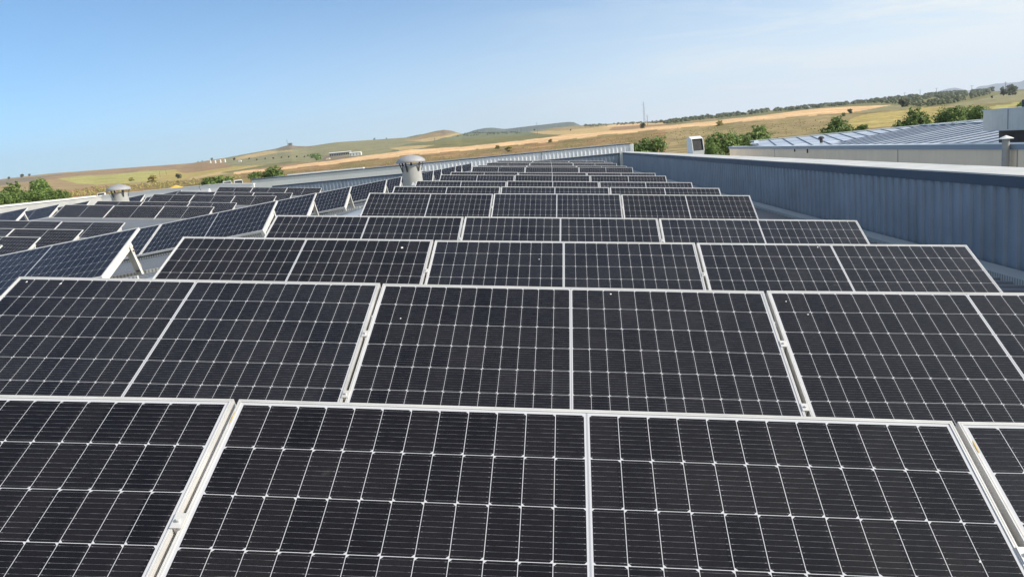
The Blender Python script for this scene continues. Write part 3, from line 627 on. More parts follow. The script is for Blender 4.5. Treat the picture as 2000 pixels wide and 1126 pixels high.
# big ventilation hood on that roof
t = empty('ventilation_hood', (17.5, 30, -1), 'big grey sheet-metal hood above a dark opening on the neighbouring roof at right edge', 'ventilation hood')
b = MB(); b.box((16.9, 25.0, .245), (2.6, 10.0, .75)); PS(b.build('hood', MAT['hood']), t)
b = MB(); b.box((17.1, 24.6, -.62), (2.2, 10.2, .96)); PS(b.build('opening', MAT['black']), t)
b = MB(); b.box((15.59, 25.0, .61), (.03, 10.06, .03)); b.box((15.59, 25.0, -.12), (.03, 10.06, .03)); PS(b.build('edge_trim', MAT['ncop2']), t)
for yy in (28.4, 25.0):
    b = MB(); b.box((15.592, yy, .245), (.02, .03, .68)); PS(b.build('panel_joint', MAT['ncop']), t)
b = MB(); b.box((16.1, 27.6, .74), (.5, .9, .24)); PS(b.build('junction_box', MAT['dark']), t)
# flue pipe
t = empty('flue_pipe', (13.75, 25.2, -8), 'round grey flue pipe with a pointed metal cap against the beige wall', 'flue pipe')
b = MB(); b.tube((13.8, 25.2, -8), (13.8, 25.2, -.27), .105, n=20); o = PS(b.build('pipe', MAT['cement']), t); smooth_by_angle(o)
b = MB(); b.lathe([(.001, -.255), (.21, -.275), (.215, -.262), (.001, -.165)], (13.8, 25.2, 0), 20); PS(b.build('cap', MAT['whiteedge']), t)

# ------------------------------------------------------------------ terrain
def az_el(px, py):
    q = wray(px, py); return math.atan2(q.x, q.y), q.z
def curve(pts):
    c = sorted(az_el(*p) for p in pts)
    def f(a):
        if a <= c[0][0]: return c[0][1]
        for (a0, e0), (a1, e1) in zip(c, c[1:]):
            if a <= a1: return e0 + (e1 - e0) * (a - a0) / (a1 - a0)
        return c[-1][1]
    return f
SKY = curve([(-900, 455), (-400, 402), (0, 350), (60, 343), (100, 338.5), (200, 331), (300, 324), (345, 321), (375, 318.5), (410, 312.5), (440, 308), (500, 297.5), (540, 290), (556, 285), (566, 283), (580, 285), (600, 285.5), (614, 284), (640, 280), (660, 277.5), (700, 275), (740, 272.5), (780, 269.5), (800, 268), (830, 261), (850, 256), (868, 253.5), (885, 256), (900, 261), (950, 260), (1000, 259), (1030, 256.5), (1080, 249), (1132, 245), (1180, 242.5), (1250, 239), (1300, 236), (1400, 226), (1480, 217.5), (1500, 216), (1600, 208), (1700, 198), (1780, 190), (1850, 184), (1900, 181), (1950, 178), (2000, 174), (2300, 150), (2900, 105)])
S1 = curve([(-900, 480), (-400, 425), (0, 381), (100, 373), (200, 366), (300, 358), (370, 352), (400, 346.5), (450, 341), (550, 331), (675, 317.5), (800, 302.5), (900, 294), (1020, 282), (1100, 274), (1180, 263.5), (1200, 262), (1300, 252), (1400, 243.5), (1480, 233), (1540, 229), (1600, 224), (1670, 220), (1740, 214), (1850, 206), (2000, 196), (2300, 172), (2900, 130)])
S2 = curve([(-900, 474), (-400, 419), (0, 376), (100, 368), (200, 361.5), (300, 353), (370, 347), (400, 342), (450, 336), (550, 326), (675, 310), (800, 292.5), (900, 287), (1020, 274), (1080, 266), (1100, 264), (1200, 255), (1300, 245), (1400, 235), (1480, 226), (1600, 214), (1740, 204.5), (1850, 199), (2000, 189), (2300, 165), (2900, 122)])
K = [55, 110, 170, 430, 560, 1700, 2300]
GZ = -8.3
def elev(a, r):
    e0 = (GZ - CW.z) / 110; e1, e2, e3 = S1(a), S2(a), SKY(a); eb = min(e1 - .012, -.022)
    kn = [(55, (GZ - CW.z) / 55), (110, e0), (170, max(e0 * .62, eb - .012) if False else (GZ - CW.z + 2.0) / 170), (430, e1), (560, e2), (1700, e3), (2300, e3 - .012)]
    if r <= 55: return (GZ - CW.z) / max(r, .1)
    for (r0, v0), (r1, v1) in zip(kn, kn[1:]):
        if r <= r1:
            if r1 <= 110: z0, z1 = v0 * r0, v1 * r1; return (z0 + (z1 - z0) * (r - r0) / (r1 - r0)) / r
            return v0 + (v1 - v0) * (math.log(r) - math.log(r0)) / (math.log(r1) - math.log(r0))
    return v1 - (r - 2300) * 4e-5
def tpoint(a, r): e = elev(a, r); return Vector((CW.x + r * math.sin(a), CW.y + r * math.cos(a), CW.z + r * e))
def ground_at(px, py):
    """world point of the terrain seen at a place of the photo's layout"""
    a, e = az_el(px, py); r = 120
    while r < 1700 and elev(a, r) < e: r *= 1.01
    return tpoint(a, r), r
def inpoly(x, y, poly):
    ins = False; n = len(poly); j = n - 1
    for i in range(n):
        xi, yi = poly[i]; xj, yj = poly[j]
        if (yi > y) != (yj > y) and x < (xj - xi) * (y - yi) / (yj - yi) + xi: ins = not ins
        j = i
    return ins
STRAW, STRAW2, GOLD = (.78, .51, .27), (.56, .41, .20), (.46, .36, .13)
GREEN, GREEN2, OLIVE = (.30, .275, .15), (.20, .215, .125), (.22, .205, .09)
BROWN, TAN, RED, YG, GREY = (.37, .245, .135), (.40, .29, .15), (.40, .235, .14), (.45, .41, .14), (.27, .22, .15)
FIELDS = [
 (GREEN, [(430, 360), (430, 312), (500, 294), (620, 280), (740, 268), (1010, 262), (1010, 300)]),
 (TAN, [(-500, 420), (-500, 380), (0, 345), (340, 318), (440, 306), (430, 360), (0, 400)]),
 (GREY, [(-500, 410), (-500, 395), (0, 352), (120, 340), (345, 322), (340, 331), (230, 338), (150, 343), (60, 354), (0, 362)]),
 (BROWN, [(60, 350), (150, 338), (345, 320), (345, 330), (230, 337), (150, 342), (110, 350)]),
 (YG, [(112, 347), (150, 345), (225, 341), (275, 334.5), (342, 331), (358, 338), (330, 350), (312, 352), (250, 357.5), (190, 360.5), (150, 358), (125, 352)]),
 (GOLD, [(305, 341), (342, 331.5), (358, 338), (430, 329), (455, 324.5), (500, 322), (520, 322), (520, 332), (430, 341), (330, 353), (300, 352)]),
 (STRAW2, [(370, 346), (430, 335), (500, 323), (500, 327), (460, 333), (420, 342), (370, 352)]),
 (BROWN, [(342, 331), (352, 325), (372, 319), (430, 318), (446, 322), (457, 325), (430, 330), (400, 334), (365, 338), (352, 337)]),
 (OLIVE, [(430, 337), (480, 328), (560, 316), (600, 316), (640, 315), (600, 322), (520, 331), (455, 338)]),
 (BROWN, [(470, 334), (560, 320), (640, 313.5), (720, 305), (720, 307.5), (640, 317), (560, 326), (480, 335)]),
 (STRAW2, [(450, 311), (480, 303.5), (520, 295.5), (560, 293.5), (575, 294), (540, 299), (500, 306), (455, 312.5)]),
 (GREY, [(535, 291), (556, 284), (566, 281), (600, 283), (612, 288), (560, 292)]),
 (GREY, [(600, 304), (625, 303), (660, 303), (700, 306), (720, 303), (690, 309), (640, 314), (625, 313)]),
 (GREEN2, [(790, 300), (765, 296), (770, 288), (800, 281), (840, 276), (880, 267), (920, 259), (1000, 256), (1030, 257), (1060, 262), (1110, 264), (1075, 267), (1020, 275), (900, 288)]),
 (OLIVE, [(800, 283), (870, 273), (960, 268), (1060, 262), (1110, 264), (1040, 271), (900, 287), (850, 291)]),
 (STRAW2, [(760, 289), (800, 285), (850, 283), (830, 288), (780, 294)]),
 (TAN, [(790, 273), (830, 264), (848, 259), (900, 260), (915, 258), (870, 268), (820, 276), (800, 277)]),
 (STRAW2, [(800, 275), (850, 268), (905, 259.5), (870, 269), (830, 277)]),
 (GREY, [(848, 258), (852, 254), (868, 252), (886, 255), (892, 259), (868, 262)]),
 (STRAW2, [(1035, 258), (1090, 253), (1180, 246), (1320, 238), (1300, 246), (1200, 256), (1110, 264), (1060, 262)]),
 (TAN, [(1060, 254), (1110, 248), (1180, 246), (1150, 250), (1090, 256)]),
 (BROWN, [(1190, 255), (1195, 248), (1240, 244.5), (1320, 241), (1320, 243.5), (1280, 247), (1220, 253.5)]),
 (STRAW, [(1180, 247), (1200, 243.5), (1300, 239.5), (1300, 241), (1240, 245), (1190, 248)]),
 (OLIVE, [(1300, 236), (1400, 226), (1500, 214), (1600, 206), (1700, 193), (1800, 185), (2000, 160), (2600, 100), (2600, 160), (2000, 215), (1850, 222), (1740, 206), (1600, 213), (1500, 223), (1400, 234), (1320, 242), (1300, 244)]),
 (TAN, [(1330, 238), (1400, 231), (1400, 234), (1340, 239)]),
 (STRAW, [(1480, 234), (1500, 224), (1600, 211.5), (1700, 206.5), (1740, 204.8), (1730, 207), (1700, 214), (1670, 219), (1600, 224), (1540, 229.5)]),
 (GREEN, [(1670, 222), (1700, 214), (1738, 206), (1765, 206), (1782, 211), (1760, 215), (1700, 221)]),
 (GOLD, [(1655, 236), (1665, 230), (1700, 222), (1780, 213), (1800, 209.5), (1850, 209), (1850, 235), (1740, 246), (1655, 252)]),
 (GREEN, [(1850, 211), (1850, 205), (1900, 197), (1950, 185), (2000, 178), (2300, 150), (2300, 190), (2000, 205)]),
 (YG, [(1925, 210), (1950, 205), (2000, 199.5), (2300, 180), (2300, 190), (2000, 207), (1940, 212)]),
 (RED, [(0, 400), (100, 378), (125, 372), (190, 364), (250, 361), (262, 364), (240, 372), (180, 384), (120, 392)]),
]
def field_color(px, py, a, r):
    w1 = 1.6 * noise.noise(Vector((a * 60, r * .01, 0)))
    e = 0
    c = None
    x, y = px + 3 * w1, py + .7 * noise.noise(Vector((a * 30, r * .004, 4)))
    for col, poly in FIELDS:
        if inpoly(x, y, poly): c = col
    el = (CW.z + 0) and None
    e = elev(a, r) + .0004 * noise.noise(Vector((a * 40, 0, 9)))
    if S1(a) <= e <= S2(a) and -.40 < a < .31: c = STRAW
    elif e < S1(a) or c is None and e < S1(a) + .001:
        n1 = noise.noise(Vector((a * 18, math.log(r) * 6, 3)))
        n2 = noise.noise(Vector((a * 60, math.log(r) * 22, 7)))
        if c != RED and c != YG and c != GOLD: 
            t = min(1, max(0, .5 + n1 * .9 + n2 * .5)); A, B = ((.24, .20, .085), (.36, .22, .11)) if px < 1300 else ((.27, .225, .10), (.37, .275, .14))
            c = tuple(A[i] * (1 - t) + B[i] * t for i in range(3))
    if c is None: c = GREEN
    k = 1 + .16 * noise.noise(Vector((a * 40, math.log(r) * 30, 1))) + .10 * noise.noise(Vector((a * 12, math.log(r) * 60, 2)))
    return tuple(v * k for v in c)
AMIN, AMAX, NA = R(-60), R(58), 1300
rad = [4, 30, 55, 80, 110]
for (r0, r1, n) in ((110, 170, 6), (170, 430, 34), (430, 560, 10), (560, 1700, 70), (1700, 2300, 3)):
    rad += [r0 * (r1 / r0) ** ((k + 1) / n) for k in range(n)]
bm = bmesh.new(); cl = bm.verts.layers.float_color.new('field'); rows = []
for r in rad:
    row = []
    for k in range(NA + 1):
        a = AMIN + (AMAX - AMIN) * k / NA
        p = tpoint(a, r)
        if r > 160: p.z += (.0006 * r) * noise.noise(Vector((p.x * .012, p.y * .012, 0))) * (0.5 if r > 1500 else 1)
        v = bm.verts.new(p)
        if r > 150:
            q = pix(p); c = field_color(q[0], q[1], a, r)
        else: c = (.16, .15, .12)
        v[cl] = (*c, 1); row.append(v)
    rows.append(row)
for r0, r1 in zip(rows, rows[1:]):
    for k in range(NA): bm.faces.new((r0[k], r0[k + 1], r1[k + 1], r1[k]))
me = bpy.data.meshes.new('hills'); bm.to_mesh(me); bm.free()
for p_ in me.polygons: p_.use_smooth = True
g = NG('field_ground'); at = g.n('ShaderNodeAttribute'); at.attribute_name = 'field'
v = worldpos(g, (1, 1, 1)); n1 = g.noise(v, .35, 6, .65); n2 = g.noise(v, .04, 6, .6); n3 = g.noise(worldpos(g, (.05, .14, .14)), 1.0, 5, .62)
c = g.mix(1.0, at.outputs['Color'], g.ramp(n1, [(.32, .62), (.62, 1.12)]), 'MULTIPLY'); c = g.mix(1.0, c, g.ramp(n2, [(.3, .84), (.7, 1.12)]), 'MULTIPLY'); c = g.mix(1.0, c, g.ramp(n3, [(.36, .74), (.6, 1.12)]), 'MULTIPLY')
g.l(c, g.p.inputs['Base Color']); g.p.inputs['Roughness'].default_value = .95; g.p.inputs['Specular IOR Level'].default_value = .1
hills = mesh_obj('hills', me, g.m); tag(hills, 'rolling farmland of straw, green and brown fields rising behind the roofs', 'hills', kind='structure')
# the yard and plain round the buildings, reaching behind the camera
b = MB(); b.quad((-3000, -3000, GZ - .4), (3000, -3000, GZ - .4), (3000, 3000, GZ - .4), (-3000, 3000, GZ - .4))
tag(b.build('ground', painted('yard_ground', (.22, .20, .17), .9, 0, .2, .05)), 'pale dusty ground round the warehouses', 'ground', kind='structure')

# distant blue ridges and wooded plateau
def ridge(name, pts, r, depth, mat, label, rough=0.0):
    bm = bmesh.new(); top, bot, back = [], [], []
    c = curve(pts); a0, a1 = az_el(*pts[0])[0], az_el(*pts[-1])[0]; n = 160
    for k in range(n + 1):
        a = a0 + (a1 - a0) * k / n; e = c(a) + rough * noise.noise(Vector((a * 400, 0, r)))
        for lst, rr, ee in ((top, r, e), (bot, r - depth, -.004), (back, r + depth, e - .03)):
            lst.append(bm.verts.new((CW.x + rr * math.sin(a), CW.y + rr * math.cos(a), CW.z + (r * ee if lst is top else rr * ee))))
    for k in range(n):
        bm.faces.new((bot[k], bot[k + 1], top[k + 1], top[k])); bm.faces.new((top[k], top[k + 1], back[k + 1], back[k]))
    me = bpy.data.meshes.new(name); bm.to_mesh(me); bm.free()
    tag(mesh_obj(name, me, mat), label, 'hills', kind='structure')
ridge('mountains', [(1780, 196), (1815, 186), (1835, 177.5), (1855, 172.5), (1866, 171.5), (1880, 174), (1893, 177), (1900, 176.5), (1912, 168.5), (1930, 167), (1944, 163.5), (1952, 163), (1975, 161.5), (1992, 160), (2002, 156), (2080, 140), (2200, 135), (2400, 128)], 9000, 900, painted('far_mountain', (.10, .115, .125), .95, 0, .2, .002), 'faint blue mountains on the horizon at far right')
ridge('plateau', [(905, 264), (925, 254.5), (948, 250), (962, 249.5), (985, 252), (1000, 250.5), (1024, 247.5), (1060, 243.5), (1090, 240), (1110, 238.3), (1121, 238.8), (1128, 242), (1136, 246), (1150, 250)], 3600, 500, painted('wooded_slope', (.12, .14, .11), .95, 0, .3, .01), 'dark wooded plateau on the skyline behind the fields', .0006)
ridge('plateau', [(770, 274), (790, 269), (815, 263.5), (832, 261), (846, 262), (855, 264), (870, 268)], 2600, 300, painted('grey_slope', (.13, .13, .11), .95, 0, .3, .01), 'small grey slope left of the straw-coloured hilltop', .0003)

# ------------------------------------------------------------------ vegetation
def crown_mesh(name, lobes, n, leaf, seed, mat, spread=1.0):
    rr = random.Random(seed); bm = bmesh.new(); la = bm.faces.layers.float.new('leaf')
    vol = [l[3] ** 2 for l in lobes]
    # leaf clumps gathered in sprays near the lobes' skins
    sprays = []
    for _ in range(max(20, n // 14)):
        cx, cy, cz, r = rr.choices(lobes, vol)[0]
        th = rr.uniform(0, 2 * math.pi); u = rr.uniform(-.75, 1); s = math.sqrt(1 - u * u); k = r * (rr.random() ** .33) * rr.uniform(.75, 1.12)
        sprays.append((cx + k * s * math.cos(th), cy + k * s * math.sin(th), cz + k * u * .85, rr.uniform(.12, .30) * r, rr.random(), (s * math.cos(th), s * math.sin(th), u)))
    for i in range(n):
        x, y, z, sr, tone, nr = sprays[i % len(sprays)]
        p = Vector((x + rr.gauss(0, sr * .55), y + rr.gauss(0, sr * .55), z + rr.gauss(0, sr * .38)))
        nn = (Vector(nr) * .7 + Vector((rr.gauss(0, .55), rr.gauss(0, .55), rr.gauss(0.35, .5)))).normalized()
        q = nn.to_track_quat('Z', 'Y').to_matrix(); a = rr.uniform(0, 6.28); L_ = leaf * rr.uniform(.6, 1.35); W_ = L_ * rr.uniform(.45, .8)
        ux = q @ Vector((math.cos(a), math.sin(a), 0)); uy = q @ Vector((-math.sin(a), math.cos(a), 0))
        vs = [bm.verts.new(p + ux * dx * L_ + uy * dy * W_) for dx, dy in ((-.5, 0), (-.1, -.5), (.5, -.08), (.15, .5))]
        f = bm.faces.new(vs); f[la] = min(1, max(0, .62 * tone + rr.uniform(0, .38)))
    me = bpy.data.meshes.new(name); bm.to_mesh(me); bm.free(); me.materials.append(mat); return me
def trunk_mesh(name, h, r, limbs, seed):
    rr = random.Random(seed); b = MB(); p = Vector((0, 0, 0)); k = 5
    for i in range(k):
        q = p + Vector((rr.uniform(-.08, .08) * h / k, rr.uniform(-.08, .08) * h / k, h / k)); b.tube(p, q, r * (1 - .13 * i), r * (1 - .13 * (i + 1)), 8, False); p = q
    for (x, y, z, rad_) in limbs:
        s = Vector((0, 0, h * rr.uniform(.45, .95))); mid = (s + Vector((x, y, z))) / 2 + Vector((0, 0, -.1 * h)); b.tube(s, mid, r * .45, r * .3, 6, False); b.tube(mid, (x, y, z), r * .3, r * .08, 6, False)
    me = b.mesh(name); me.materials.append(MAT['bark']); return me
def lobes_for(seed, w_, h_, n=9, base=.35):
    rr = random.Random(seed); out = []
    for i in range(n):
        a = rr.uniform(0, 6.28); d = rr.uniform(.15, .62) * w_ / 2; z = h_ * rr.uniform(base, .84); k = (1 - abs(z / h_ - .55) * .7)
        out.append((d * math.cos(a) * k, d * math.sin(a) * k, z, w_ * rr.uniform(.17, .27)))
    out.append((0, 0, h_ * .6, w_ * .3)); out.append((rr.uniform(-.1, .1) * w_, 0, h_ * .86, w_ * .15)); return out
TREES = {}
def tree_kind(key, w_, h_, n, leaf, seed, mat, base=.35):
    lb = lobes_for(seed, w_, h_, 10, base); TREES[key] = (crown_mesh('crown', lb, n, leaf, seed, MAT[mat]), trunk_mesh('trunk', h_ * .5, w_ * .035, lb[:7], seed), w_, h_)
tree_kind('a', 8, 9, 9000, .34, 11, 'leaf'); tree_kind('b', 8, 8, 9000, .36, 12, 'leaf', .28); tree_kind('c', 8, 7, 8000, .34, 13, 'leaf', .25)
tree_kind('bush', 1.7, 1.5, 1100, .26, 21, 'dry', .12); tree_kind('oak', 1.7, 1.5, 1100, .28, 22, 'olive', .15); tree_kind('oak2', 1.7, 1.7, 1100, .28, 23, 'olive', .2); tree_kind('greenbush', 1.7, 1.4, 1100, .24, 24, 'leaf', .12)
def tree(key, px, top, wpx, r, label, cat='tree', group=None, name='broadleaf_tree', rz=0):
    """crown top seen at (px, top), crown about wpx wide at distance r"""
    cm, tm, w0, h0 = TREES[key]; W_ = 1.13 * wpx / FPX * r; s = W_ / w0; q = wray(px, top); P_ = CW + q * r; a = math.atan2(q.x, q.y); g_ = tpoint(a, r).z
    h = max(P_.z - g_, .6); t = empty(name, (P_.x, P_.y, g_), label, cat, group); t.rotation_euler.z = rz
    if h > h0 * s * 1.15:               # tall bole: the crown keeps its size, the trunk reaches down
        zoff = h - h0 * s; o = bpy.data.objects.new('crown', cm); COL.objects.link(o); o.parent = t; o.location.z = zoff; o.scale = (s, s, s)
        b = MB(); b.tube((0, 0, 0), (.1, 0, zoff + h0 * s * .25), w0 * s * .045, w0 * s * .03, 8, False); b.tube((.1, 0, zoff + h0 * s * .25), (0, .1, h - h0 * s * .3), w0 * s * .03, w0 * s * .012, 8, False)
        for (x, y, z, _) in lobes_for(11, w0 * s, h0 * s)[:6]: b.tube((.05, 0, zoff + h0 * s * .1), (x * .8, y * .8, zoff + z * .8), w0 * s * .018, w0 * s * .006, 6, False)
        b.build('trunk', MAT['bark'], t)
    else:
        sz = h / h0
        for nm_, me_ in (('crown', cm), ('trunk', tm)):
            o = bpy.data.objects.new(nm_, me_); COL.objects.link(o); o.parent = t; o.scale = (s, s, sz)
    return t
GT = 'green trees beyond the roofs'
tree('b', 27, 352, 62, 95, 'broad green tree at the left edge, leftmost of the pair beyond the white coping', group=GT, rz=1)
tree('a', 76, 345.5, 58, 97, 'rounder green tree just right of the leftmost tree beyond the white coping', group=GT, rz=2.3)
for px, tp, wd, lb in ((112, 369, 36, 'low green bush at the right foot of the two left trees'), (-8, 372, 40, 'low green bush cut by the left edge below the trees'), (52, 374, 44, 'low green bush between and below the two left trees'), (88, 378, 40, 'low green bush under the rounder left tree')):
    tree('c', px, tp, wd, 92, lb, 'bush', 'green bushes below the left trees', 'green_bush', px)
tree('c', 528, 326, 62, 105, 'low bright green tree behind the left end of the flat grey cladding', group=GT, rz=.4)
tree('c', 497, 335, 26, 104, 'small green shrub at the left foot of the bright green tree', 'bush', None, 'green_bush', 2)
tree('c', 1262, 269, 74, 100, 'rounded green tree just right of the pale shed end', group=GT, rz=1.2)
tree('a', 1408, 254, 66, 92, 'dense green tree right of the white cooler', group=GT, rz=.2)
tree('b', 1388, 272, 34, 88, 'small green tree tucked beside the white cooler', group=GT, rz=.8)
tree('b', 1479, 241, 92, 98, 'large green tree above the corner of the blue-grey roof', group=GT, rz=2)
tree('c', 1447, 262, 40, 94, 'dark green tree between the cooler tree and the large tree', group=GT, rz=4)
tree('b', 1636, 224, 66, 110, 'green tree over the metal roof, left one of the right-hand trees', group=GT, rz=5)
tree('c', 1683, 243, 22, 108, 'small green tree standing alone over the metal roof', group=GT, rz=.5)
tree('b', 1783, 207, 70, 112, 'green tree over the metal roof in the middle of the right-hand trees', group=GT, rz=3)
tree('a', 1862, 203, 64, 116, 'wide green tree just left of the grey ventilation hood', group=GT, rz=1.9)
tree('c', 1912, 206, 62, 118, 'yellower green tree touching the grey ventilation hood', group=GT, rz=2.9)
tree('c', 1998, 198, 26, 60, 'dark green tree top behind the hood at the right edge', group=GT, rz=2.2)
# bush belt at left and lone shrubs on the fields
for px, py, wd, key, lb in ((404, 346, 26, 'greenbush', 'blue-green bush, left one of the row behind the left end wall'), (424, 343.5, 30, 'greenbush', 'blue-green bush, middle one of the row behind the left end wall'), (444, 344, 22, 'greenbush', 'blue-green bush, right one of the row behind the left end wall')):
    tree(key, px, py, wd, 150, lb, 'bush', 'blue-green bushes in a row', 'green_bush', px)
def shrub(px, py, wd, key, lb, grp=None):
    p, r = ground_at(px, py + wd * .3); cm, tm, w0, h0 = TREES[key]; s = wd / FPX * r / w0
    t = empty('shrub', p - Vector((0, 0, .15 * s)), lb, 'shrub', grp); t.rotation_euler.z = px * 1.7
    for nm_, me_ in (('crown', cm), ('trunk', tm)):
        o = bpy.data.objects.new(nm_, me_); COL.objects.link(o); o.parent = t; o.scale = (s, s, s * (.6 if key == 'bush' else .9))
for a in ((1256, 246, 13, 'oak', 'lone dark round bush on the brown field below the mast'), (349, 345, 12, 'oak', 'flat brown bush alone on the golden field at left'), (300, 348, 26, 'bush', 'long yellow-green bush at the foot of the yellow-green field'), (257, 350, 14, 'bush', 'small yellow-green bush near the middle of the yellow-green field edge'),
          (1076, 274, 14, 'bush', 'yellow broom bush alone on the edge of the straw strip'), (972, 286, 14, 'bush', 'yellow broom bush, left one above the pale ribbed shed'), (995, 289, 22, 'bush', 'yellow broom bush, right one above the pale ribbed shed'),
          (1406, 240, 20, 'bush', 'olive-yellow bush on the slope above the cooler tree'), (1660, 219, 11, 'oak', 'small dark bush under the straw field at right'), (1648, 224, 9, 'greenbush', 'small green bush just left of the small dark bush at right'), (1764, 203, 20, 'oak', 'dark rounded bush at the tip of the green wedge'),
          (731, 272, 4, 'oak', 'tiny dark bush on the skyline by a thin pole'), (755, 270, 3.5, 'oak', 'tiny dark bush on the skyline right of the thin pole'), (414, 311, 5, 'oak', 'dark bush on the skyline above the white tanks'), (387, 316.5, 3, 'oak', 'tiny dark bush on the skyline left of the white tanks'), (395, 315, 2.6, 'oak', 'second tiny dark bush on the skyline left of the white tanks'),
          (458, 311, 6, 'oak', 'dark bush right of the white tanks'), (487, 310, 4, 'oak', 'dark narrow bush beside the pole right of the tanks'), (502, 312, 4, 'oak', 'dark bush on the green slope, first in the dotted row'), (518, 310, 4, 'oak', 'dark bush on the green slope, second in the dotted row'), (534, 309, 4, 'oak', 'dark bush on the green slope, third in the dotted row'), (550, 307.5, 4, 'oak', 'dark bush on the green slope, fourth in the dotted row'), (564, 306.5, 4, 'oak', 'dark bush on the green slope, fifth in the dotted row'), (580, 306, 4, 'oak', 'dark bush on the green slope, sixth in the dotted row'), (595, 306, 3.5, 'oak', 'dark bush on the green slope, last in the dotted row'),
          (1115, 254, 4, 'oak', 'tiny dark bush on the straw field left of the brown field'), (1044, 254, 4, 'oak', 'tiny dark bush at the foot of the wooded plateau'), (18, 348, 5, 'oak', 'small bush on the skyline above the leftmost tree'), (44, 344, 7, 'oak', 'grey-green bush on the left skyline'), (58, 342.5, 5, 'oak', 'second grey-green bush on the left skyline'),
          (1937, 168, 11, 'oak', 'round dark tree standing on the skyline below the blue mountains'), (1958, 168, 9, 'oak2', 'dark tree on the skyline left of the tall pale pole'), (1973, 166, 13, 'oak', 'larger dark tree on the skyline right of the tall pale pole'), (1960, 183, 16, 'oak2', 'dark round tree on the green slope, left one of the pair at far right'), (1977, 180, 18, 'oak', 'dark round tree on the green slope, right one of the pair at far right'), (1937, 190, 5, 'oak', 'single small bush on the green slope at far right')):
    shrub(*a)
# woodland on the right skyline, dark hedge patches: masses nobody could count
def wood(name, poly, n, smin, smax, seed, label, mat, jitter=0.0):
    rr = random.Random(seed); bm = bmesh.new(); la = bm.faces.layers.float.new('leaf')
    xs = [p[0] for p in poly]; ys = [p[1] for p in poly]; made = 0; tries = 0
    while made < n and tries < n * 40:
        tries += 1; px, py = rr.uniform(min(xs), max(xs)), rr.uniform(min(ys), max(ys))
        if not inpoly(px, py, poly) or noise.noise(Vector((px * .06, py * .12, seed))) < -.24 + jitter: continue
        p, r = ground_at(px, py); s = rr.uniform(smin, smax) / FPX * r; made += 1; tone = rr.random()
        for i in range(30):
            th = rr.uniform(0, 6.28); u = rr.uniform(-.2, 1); q = math.sqrt(1 - u * u) * rr.uniform(.6, 1.05)
            c = p + Vector((q * math.cos(th) * s * .5, q * math.sin(th) * s * .5, (.35 + u * .42) * s)); nn = Vector((q * math.cos(th), q * math.sin(th), u + .2)).normalized()
            m3 = nn.to_track_quat('Z', 'Y').to_matrix(); ux, uy = m3.col[0], m3.col[1]; k = s * rr.uniform(.13, .24)
            f = bm.faces.new([bm.verts.new(c + ux * dx * k + uy * dy * k) for dx, dy in ((-1, -.3), (0, -.8), (1, .1), (.1, .9))]); f[la] = min(1, max(0, tone * .6 + rr.uniform(0, .4)))
    me = bpy.data.meshes.new(name); bm.to_mesh(me); bm.free(); me.materials.append(mat)
    tag(mesh_obj(name, me), label, 'woodland', kind='stuff')
wood('woodland', [(1290, 240), (1400, 226), (1500, 215), (1600, 206), (1700, 196), (1780, 188), (1880, 180), (1930, 178), (1935, 186), (1850, 205), (1800, 210), (1760, 204), (1700, 202), (1600, 212), (1500, 221), (1400, 232), (1300, 243)], 1600, 3.6, 8, 1, 'grey-green scrub oak wood along the right skyline', MAT['olive'])
wood('woodland', [(1130, 246), (1180, 243.5), (1260, 239.5), (1310, 236), (1310, 241), (1250, 243), (1180, 247), (1130, 249)], 150, 2.5, 4.5, 2, 'thin dark line of scrub on the skyline left of the mast', MAT['olive'])
wood('thicket', [(600, 305), (612, 303.5), (622, 302.5), (629, 306), (629, 313), (620, 314), (612, 311)], 60, 3.5, 6, 3, 'dark green thicket below the long farm building', MAT['leaf'])
wood('scrub', [(915, 258), (1000, 256), (1020, 261), (930, 266), (890, 268)], 140, 2, 3.5, 4, 'dark scrub along the top of the green hill', MAT['olive'])
wood('scrub', [(0, 398), (60, 388), (130, 385), (330, 356), (420, 346), (600, 334), (900, 300), (1100, 280), (1300, 258), (1480, 242), (1640, 232), (1640, 255), (1300, 285), (1100, 292), (900, 310), (600, 345), (330, 372), (0, 410)], 1300, 1.2, 3.0, 5, 'dry tufts and low scrub scattered over the near slope', MAT['dry'], -.3)
wood('scrub', [(130, 385), (130, 376), (190, 366), (250, 362), (250, 372), (200, 384)], 160, 2, 5, 8, 'low brush on the reddish bank beside the pale vent', MAT['dry'], -.3)
wood('scrub', [(130, 378), (330, 356), (420, 348), (470, 342), (470, 352), (330, 366), (130, 388)], 260, 3, 6, 6, 'yellow-green brush below the golden field at left', MAT['dry'], -.2)

